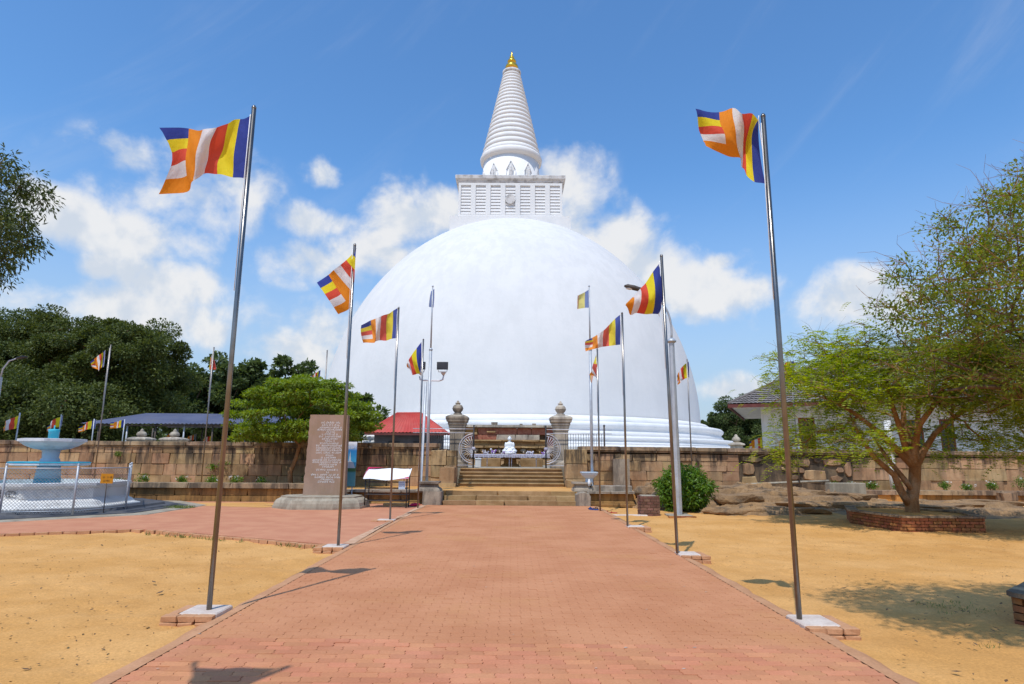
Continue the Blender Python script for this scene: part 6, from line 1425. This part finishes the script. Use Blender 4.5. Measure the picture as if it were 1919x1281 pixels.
# a far belt of woodland closes the horizon
r = np.random.default_rng(40); V = []
cs = [np.array([x, 190 + r.uniform(-15, 40), 1.2 + r.uniform(0, 5.5)]) for x in np.concatenate([r.uniform(-260, -68, 300), r.uniform(66, 280, 300)])]
C, Dv, Nn, L, Wd = clump_leaves(cs, r.uniform(3, 5, len(cs)), 60, r, .8, .8, 0, (1.2, 2.4), .6)
wd = stuff(link('far_woodland', leaves_mesh('far_woodland', C, Dv, Nn, L, Wd, 'leaf_far', r))); wd['label'] = 'far belt of woodland along the horizon'

# --- flat-topped green tree behind the inscribed slab
r = np.random.default_rng(51); tg = []
for _ in range(230):
    a = r.uniform(0, 6.28); q = r.random()**.5; lev = r.choice([.12, .3, .5, .7, .88, 1.0]); R_ = 3.15*(1 - .35*max(lev-.55, 0)/.45 if lev > .5 else .8+.2*lev/.5)
    tg.append(np.array([-8.45 + R_*q*math.cos(a), 25.5 + 1.9*q*math.sin(a), 2.15 + 2.45*lev*(1-.12*q*q) + r.normal(0, .07)]))
make_tree('flat_topped_tree', 'bright green flat-topped tree growing from the bed behind the inscribed slab', [(-8.75, 25.4, .45), (-8.8, 25.4, 1.0), (-8.6, 25.42, 1.6), (-8.5, 25.45, 2.1)], tg, (.28, .45), 150, (.09, .17), ('bark', 'leaf_fresh'), r, tip=.007, flat=.26, up=1.6, wr=.55, flare=[.12, .09, .08, .07], twigs=3, seglen=.35)
tg = ellipsoid_points(26, (-7.6, 25.6, 1.25), (.55, .4, .75), r, .2)
make_tree('dark_shrub', 'dark shaded shrub under the flat-topped tree by the wall', [(-7.6, 25.6, .45), (-7.6, 25.6, .8)], tg, (.2, .35), 110, (.08, .15), ('bark_dark', 'leaf_dark'), r, tip=.005, wr=.5, cat='shrub', seglen=.2)

# --- feathery tree in the brick planter
def fronds(anchors, rnd, n_per, spread, flen=(.16, .30), pairs=7, up=.2, droop=.5):
    C, Dv, Nn, Ls = [], [], [], []
    for c in anchors:
        for _ in range(max(2, int(n_per*rnd.uniform(.6, 1.4)))):
            b = c + rnd.normal(0, spread, 3)*np.array([1, 1, .7]); d = rnd.normal(0, 1, 3); d[2] = rnd.normal(.05, .35); d /= np.linalg.norm(d)
            fl = rnd.uniform(*flen); side = np.cross(d, [0, 0, 1]); side /= np.linalg.norm(side)+1e-9; nrm = np.cross(side, d)
            for k in range(pairs):
                t = (k+.6)/pairs; p = b + d*fl*t - np.array([0, 0, droop*fl*t*t])
                ll = fl*.30*(1-.55*abs(t-.45))
                for sg in (-1, 1):
                    dv = side*sg + d*.45; dv /= np.linalg.norm(dv); C.append(p); Dv.append(dv); Nn.append(nrm + rnd.normal(0, .15, 3)); Ls.append(ll)
    L = np.array(Ls); return np.array(C), np.array(Dv), unit(np.array(Nn)), L, L*.5
r = np.random.default_rng(61)
t = thing('feathery_tree', (11.2, 18.0, .24), 'feathery light green tree with forking pale limbs in the brick planter', 'tree')
trunk = [(11.15, 17.9, .15), (11.18, 17.9, .6), (11.28, 17.85, 1.1), (11.3, 17.8, 1.5)]
tg = []
while len(tg) < 300:
    a = r.uniform(0, 6.28); q = .35 + .65*r.random()**.6; e = r.uniform(-.28, 1.0)
    rx = 4.0 if math.cos(a) < 0 else 3.4
    p = np.array([11.15 + rx*q*math.cos(a)*math.cos(e*.85), 17.7 + 2.9*q*math.sin(a)*math.cos(e*.85), 2.75 + 3.1*q*math.sin(max(e, -.1)) + (-1.1*q**3*(r.random()+.2) if e < .1 else .1)])
    if p[2] < 1.5: continue
    if p[1] < 17.6 and abs(p[0]-11.1) < 1.9 and p[2] < 3.0: continue
    tg.append(p)
LIMBS = [[(10.9, 17.75, 1.85), (10.35, 17.6, 2.35), (9.7, 17.5, 2.85), (9.1, 17.4, 3.2)], [(11.05, 17.7, 1.9), (10.75, 17.4, 2.5), (10.4, 17.1, 3.2), (10.1, 16.8, 3.9)],
         [(11.3, 17.85, 2.0), (11.25, 18.0, 2.7), (11.35, 18.1, 3.5), (11.2, 18.2, 4.4)], [(11.55, 17.75, 1.9), (11.9, 17.7, 2.4), (12.4, 17.6, 2.85), (13.0, 17.5, 3.2)],
         [(11.45, 17.9, 2.0), (11.75, 18.2, 2.6), (12.1, 18.6, 3.2), (12.5, 19.0, 3.7)], [(11.2, 17.6, 2.0), (11.1, 17.1, 2.6), (11.3, 16.6, 3.2), (11.4, 16.2, 3.8)]]
P, par, rad, ends = skeleton(trunk, tg, r, .0095, wig=.13, seglen=.35, power=2.25, min_attach=4, bias=.05, limbs=LIMBS)
# a second low fork leaving the trunk near its foot
link('trunk', limbs_mesh('trunk', P, par, rad, 'bark', 8, [.20, .165, .155, .15] + [.095, .075, .062, .05]*6, .10), t)
fk = MB(); fk.tube([(11.1, 17.9, .45), (10.85, 17.85, .85), (10.7, 17.8, 1.25), (10.15, 17.7, 1.7), (9.75, 17.65, 2.3), (9.5, 17.6, 2.9)], [.12, .10, .085, .07, .05, .03], 8); fk.tube([(11.25, 17.85, .75), (10.95, 17.8, 1.15), (10.8, 18.1, 1.6), (10.5, 18.3, 2.3)], [.09, .075, .06, .03], 8); fk.build('low_fork', 'bark', t)
V, Q = [], []
def bare_twigs(anchors, rnd, n, ln, w, zb=.1):
    V, Q = [], []
    for c in anchors:
        for _ in range(n):
            d = rnd.normal(0, 1, 3); d[2] = abs(d[2])*.4+zb; d /= np.linalg.norm(d); p = np.array(c); l = rnd.uniform(*ln); o = len(V)
            for k in range(4):
                s1 = np.cross(d, [.3, .2, 1]); s1 = s1/np.linalg.norm(s1); s2 = np.cross(d, s1); ww = w*(1-k/4.5)
                V += [p+s1*ww, p+s2*ww, p-s1*ww-s2*ww]; d = d + rnd.normal(0, .28, 3); d /= np.linalg.norm(d); p = p + d*l/3
            for g in range(3): Q += [(o+g*3+k, o+g*3+(k+1) % 3, o+g*3+3+(k+1) % 3, o+g*3+3+k) for k in range(3)]
    return np.array(V), Q
V, Q = bare_twigs(tg, r, 5, (.4, .9), .006); stuff(link('twigs', quads_mesh('twigs', V, Q, 'bark_pale'), t))
link('crown', leaves_mesh('crown', *fronds(tg, r, 19, .30, (.24, .46), 6), 'leaf_feather', r), t)

# --- big twiggy tree reaching in from the right
r = np.random.default_rng(71)
t = thing('twiggy_tree', (14.6, 14.6, -.08), 'large twiggy olive tree spreading in from the right edge', 'tree')
trunk = [(14.8, 14.6, -.1), (14.7, 14.6, .8), (14.5, 14.5, 1.7), (14.3, 14.4, 2.4)]
tg = []
while len(tg) < 420:
    d = r.normal(0, 1, 3); d /= np.linalg.norm(d); q = .3+.7*r.random()**.5
    p = np.array([14.0, 14.4, 5.4]) + d*q*np.array([5.4, 3.2, 4.2])
    if p[2] < 2.6 or p[0] > 16.5: continue
    lim = np.interp(p[2], [2.6, 3.3, 4.4, 5.4, 6.9, 8.3, 9.0], [10.3, 9.4, 8.9, 8.9, 9.7, 11.6, 12.6])   # left flank of the crown
    if p[0] < lim + r.uniform(0, .5): continue
    tg.append(p)
P, par, rad, ends = skeleton(trunk, tg, r, .009, wig=.16, seglen=.4, power=2.2, bias=.04)
link('trunk', limbs_mesh('trunk', P, par, rad, 'bark_dark', 7, [.30, .25, .22, .2], .15), t)
lb = MB(); lb.tube([(14.3, 14.4, 2.3), (13.2, 14.2, 2.75), (12.2, 14.1, 3.05), (11.3, 14.0, 3.28), (10.4, 14.0, 3.3), (9.8, 14.0, 3.2)], [.13, .11, .085, .065, .045, .02], 8); lb.tube([(11.3, 14.0, 3.28), (10.7, 13.9, 3.5), (10.0, 13.9, 3.75), (9.5, 13.9, 3.95)], [.05, .04, .03, .012], 6); lb.build('low_limb', 'bark_dark', t)
V, Q = bare_twigs(tg, r, 8, (.5, 1.3), .006, .05); stuff(link('twigs', quads_mesh('twigs', V, Q, 'bark'), t))
C, Dv, Nn, L, Wd = clump_leaves(tg, r.uniform(.3, .6, len(tg)), 120, r, .8, .6, .2, (.06, .13), .5, .5)
link('crown', leaves_mesh('crown', C, Dv, Nn, L, Wd, 'leaf_olive', r), t)
hang = [np.array([r.uniform(11.6, 13.6), r.uniform(14.6, 16.8), r.uniform(2.0, 3.4)]) for _ in range(45)]
link('hanging_fronds', leaves_mesh('hanging_fronds', *fronds(hang, r, 9, .25, (.2, .38), 6, droop=1.2), 'leaf_feather', r), t)
# --- near tree in the battered planter: mostly outside the frame, shading the sand
r = np.random.default_rng(81)
tg = [p for p in ellipsoid_points(420, (5.0, 4.7, 6.9), (2.3, 1.9, .9), r, .2) if p[2]-1.65 > .97*p[1] or p[0]/p[1] > 1.12]
make_tree('shade_tree', 'slender small-leaved tree in the battered planter at the right edge', [(6.9, 7.4, .15), (7.0, 7.2, 1.4), (7.0, 6.9, 2.9), (6.8, 6.4, 4.3), (6.4, 5.9, 5.4)], tg, (.3, .5), 95, (.06, .13), ('bark_dark', 'leaf_olive'), r, tip=.007, flare=[.12, .09, .08, .07, .06], twigs=5, wr=.45, seglen=.3)
# --- mango branches at the upper left
r = np.random.default_rng(91)
tg = [p for p in ellipsoid_points(150, (-25.6, 27.0, 12.2), (4.2, 3.6, 3.3), r, .35)]
make_tree('mango_tree', 'dark leathery-leaved branches hanging in at the upper left edge', [(-28.5, 25.6, .4), (-28.4, 25.6, 3.5), (-28.0, 25.8, 6.6), (-27.2, 26.4, 9.0)], tg, (.45, .85), 90, (.18, .36), ('bark_dark', 'leaf_mango'), r, tip=.010, flare=[.3, .24, .2, .16], twigs=4, wr=.27, droop=.7, up=.4, seglen=.4, flat=.85)
# --- green bush by the street lamp
r = np.random.default_rng(101)
tg = ellipsoid_points(110, (5.95, 21.9, .62), (.92, .78, .78), r, .45, zmin=.0)
make_tree('round_bush', 'rounded glossy green bush behind the grey street lamp', [(5.95, 21.9, -.05), (5.95, 21.9, .25)], tg, (.12, .34), 95, (.08, .18), ('bark_dark', 'leaf_bush'), r, tip=.005, wr=.36, droop=.45, up=.7, cat='bush', seglen=.2)
# --- small flowering plants in the beds
def little_plant(x, y, z, h, w, label, group, seed, flowers=6):
    r = np.random.default_rng(seed); t = thing('flowering_plant', (x, y, z), label, 'plant', group)
    s = MB()
    for _ in range(4): s.tube([(x, y, z), (x+r.normal(0, w*.2), y+r.normal(0, w*.2), z+h*.6)], .006, 5)
    s.build('stem', 'bark_dark', t)
    cs = [np.array([x, y, z+h*.68]) + r.normal(0, .38, 3)*np.array([w*.6, w*.5, h*.35]) for _ in range(14)]
    link('foliage', leaves_mesh('foliage', *clump_leaves(cs, np.full(14, w*.28), 26, r, .8, .8, .1, (.05, .10), .45), 'leaf_bush', r), t)
    if flowers:
        f = [np.array([x+r.normal(0, w*.35), y-.03+r.normal(0, w*.2), z+h*r.uniform(.75, 1.05)]) for _ in range(flowers)]
        link('flowers', leaves_mesh('flowers', *clump_leaves(f, np.full(flowers, .025), 8, r, .8, .8, 0, (.025, .045), .9), 'petal_white', r), t)
LP = [(-14.3, .42), (-12.85, .40), (-11.6, .38), (-10.7, .42), (-9.7, .36), (-15.4, .30)]
LP.sort()
for i, (x, h) in enumerate(LP):
    little_plant(x, 24.9, .44, h, .38, ORD[i] + ' small white-flowered plant from the left in the bed above the low mossy wall', 'small plants in the left bed', 200+i)
RP = [(13.9, .42), (14.6, .40), (15.5, .42), (16.6, .38), (18.6, .5), (19.6, .36), (20.6, .48), (21.9, .62), (22.6, .4)]
for i, (x, h) in enumerate(RP):
    little_plant(x, 27.45, .30, h, .62 if i == 7 else .42, ORD[i] + ' small white-flowered plant from the left in the right-hand bed', 'small plants in the right bed', 230+i, 7)
# grass tufts in the beds and at the kerbs
r = np.random.default_rng(120); C = []
for (x0, x1, y0, y1, z, n) in ((-17, -9, 24.3, 26.4, .46, 1500), (13.5, 24, 27.2, 28.2, .30, 2600), (6.6, 8.0, 24.4, 25.6, .35, 500), (-10.9, -10.2, 20.2, 20.9, -.01, 700)):
    for _ in range(n//12):
        c = np.array([r.uniform(x0, x1), r.uniform(y0, y1), z]); C += [c + r.normal(0, .05, 3)*np.array([1, 1, 0]) for _ in range(12)]
for (a, b, n) in (((-8.6, 14.55), (-3.6, 12.3), 26),):
    for _ in range(n):
        k = r.random(); c = np.array([a[0]+(b[0]-a[0])*k, a[1]+(b[1]-a[1])*k - .05, -.075]); C += [c + r.normal(0, .035, 3)*np.array([1, .5, 0]) for _ in range(9)]
for (x, y) in ((4.5, 6.3),): C += [np.array([x, y, -.07]) + r.normal(0, .05, 3)*np.array([1, 1, 0]) for _ in range(30)]
for _ in range(22): c0 = np.array([r.uniform(5.0, 5.7), r.uniform(7.6, 8.3), -.10]); C += [c0 + r.normal(0, .05, 3)*np.array([1, 1, 0]) for _ in range(9)]
C = np.array(C); n = len(C); Dv = unit(r.normal(0, .45, (n, 3)) + np.array([0, 0, 1.0])); Nn = unit(np.cross(Dv, unit(r.normal(0, 1, (n, 3))))); L = r.uniform(.04, .12, n); L = np.where(C[:, 1] < 12, L*.45, L)
gr = stuff(link('grass', leaves_mesh('grass', C, Dv, Nn, L, L*.16, 'grass', r))); gr['label'] = 'short grass tufts in the beds and along the kerbs'
# wall weeds
for i, (x, z) in enumerate(((-16.4, 1.75), (-12.45, 1.25), (-12.0, 1.28))):
    r = np.random.default_rng(300+i); cs = [np.array([x+r.normal(0, .08), 26.52, z+r.normal(0, .06)]) for _ in range(6)]
    o = link('wall_weed', leaves_mesh('wall_weed', *clump_leaves(cs, np.full(6, .09), 16, r, .8, .5, .3, (.05, .1), .5), 'leaf_bush', r))
    tag(o, ['tiny weed sprouting just below the coping of the left wall', 'left of two weeds sprouting mid-height in the left wall', 'right of two weeds sprouting mid-height in the left wall'][i], 'weed')
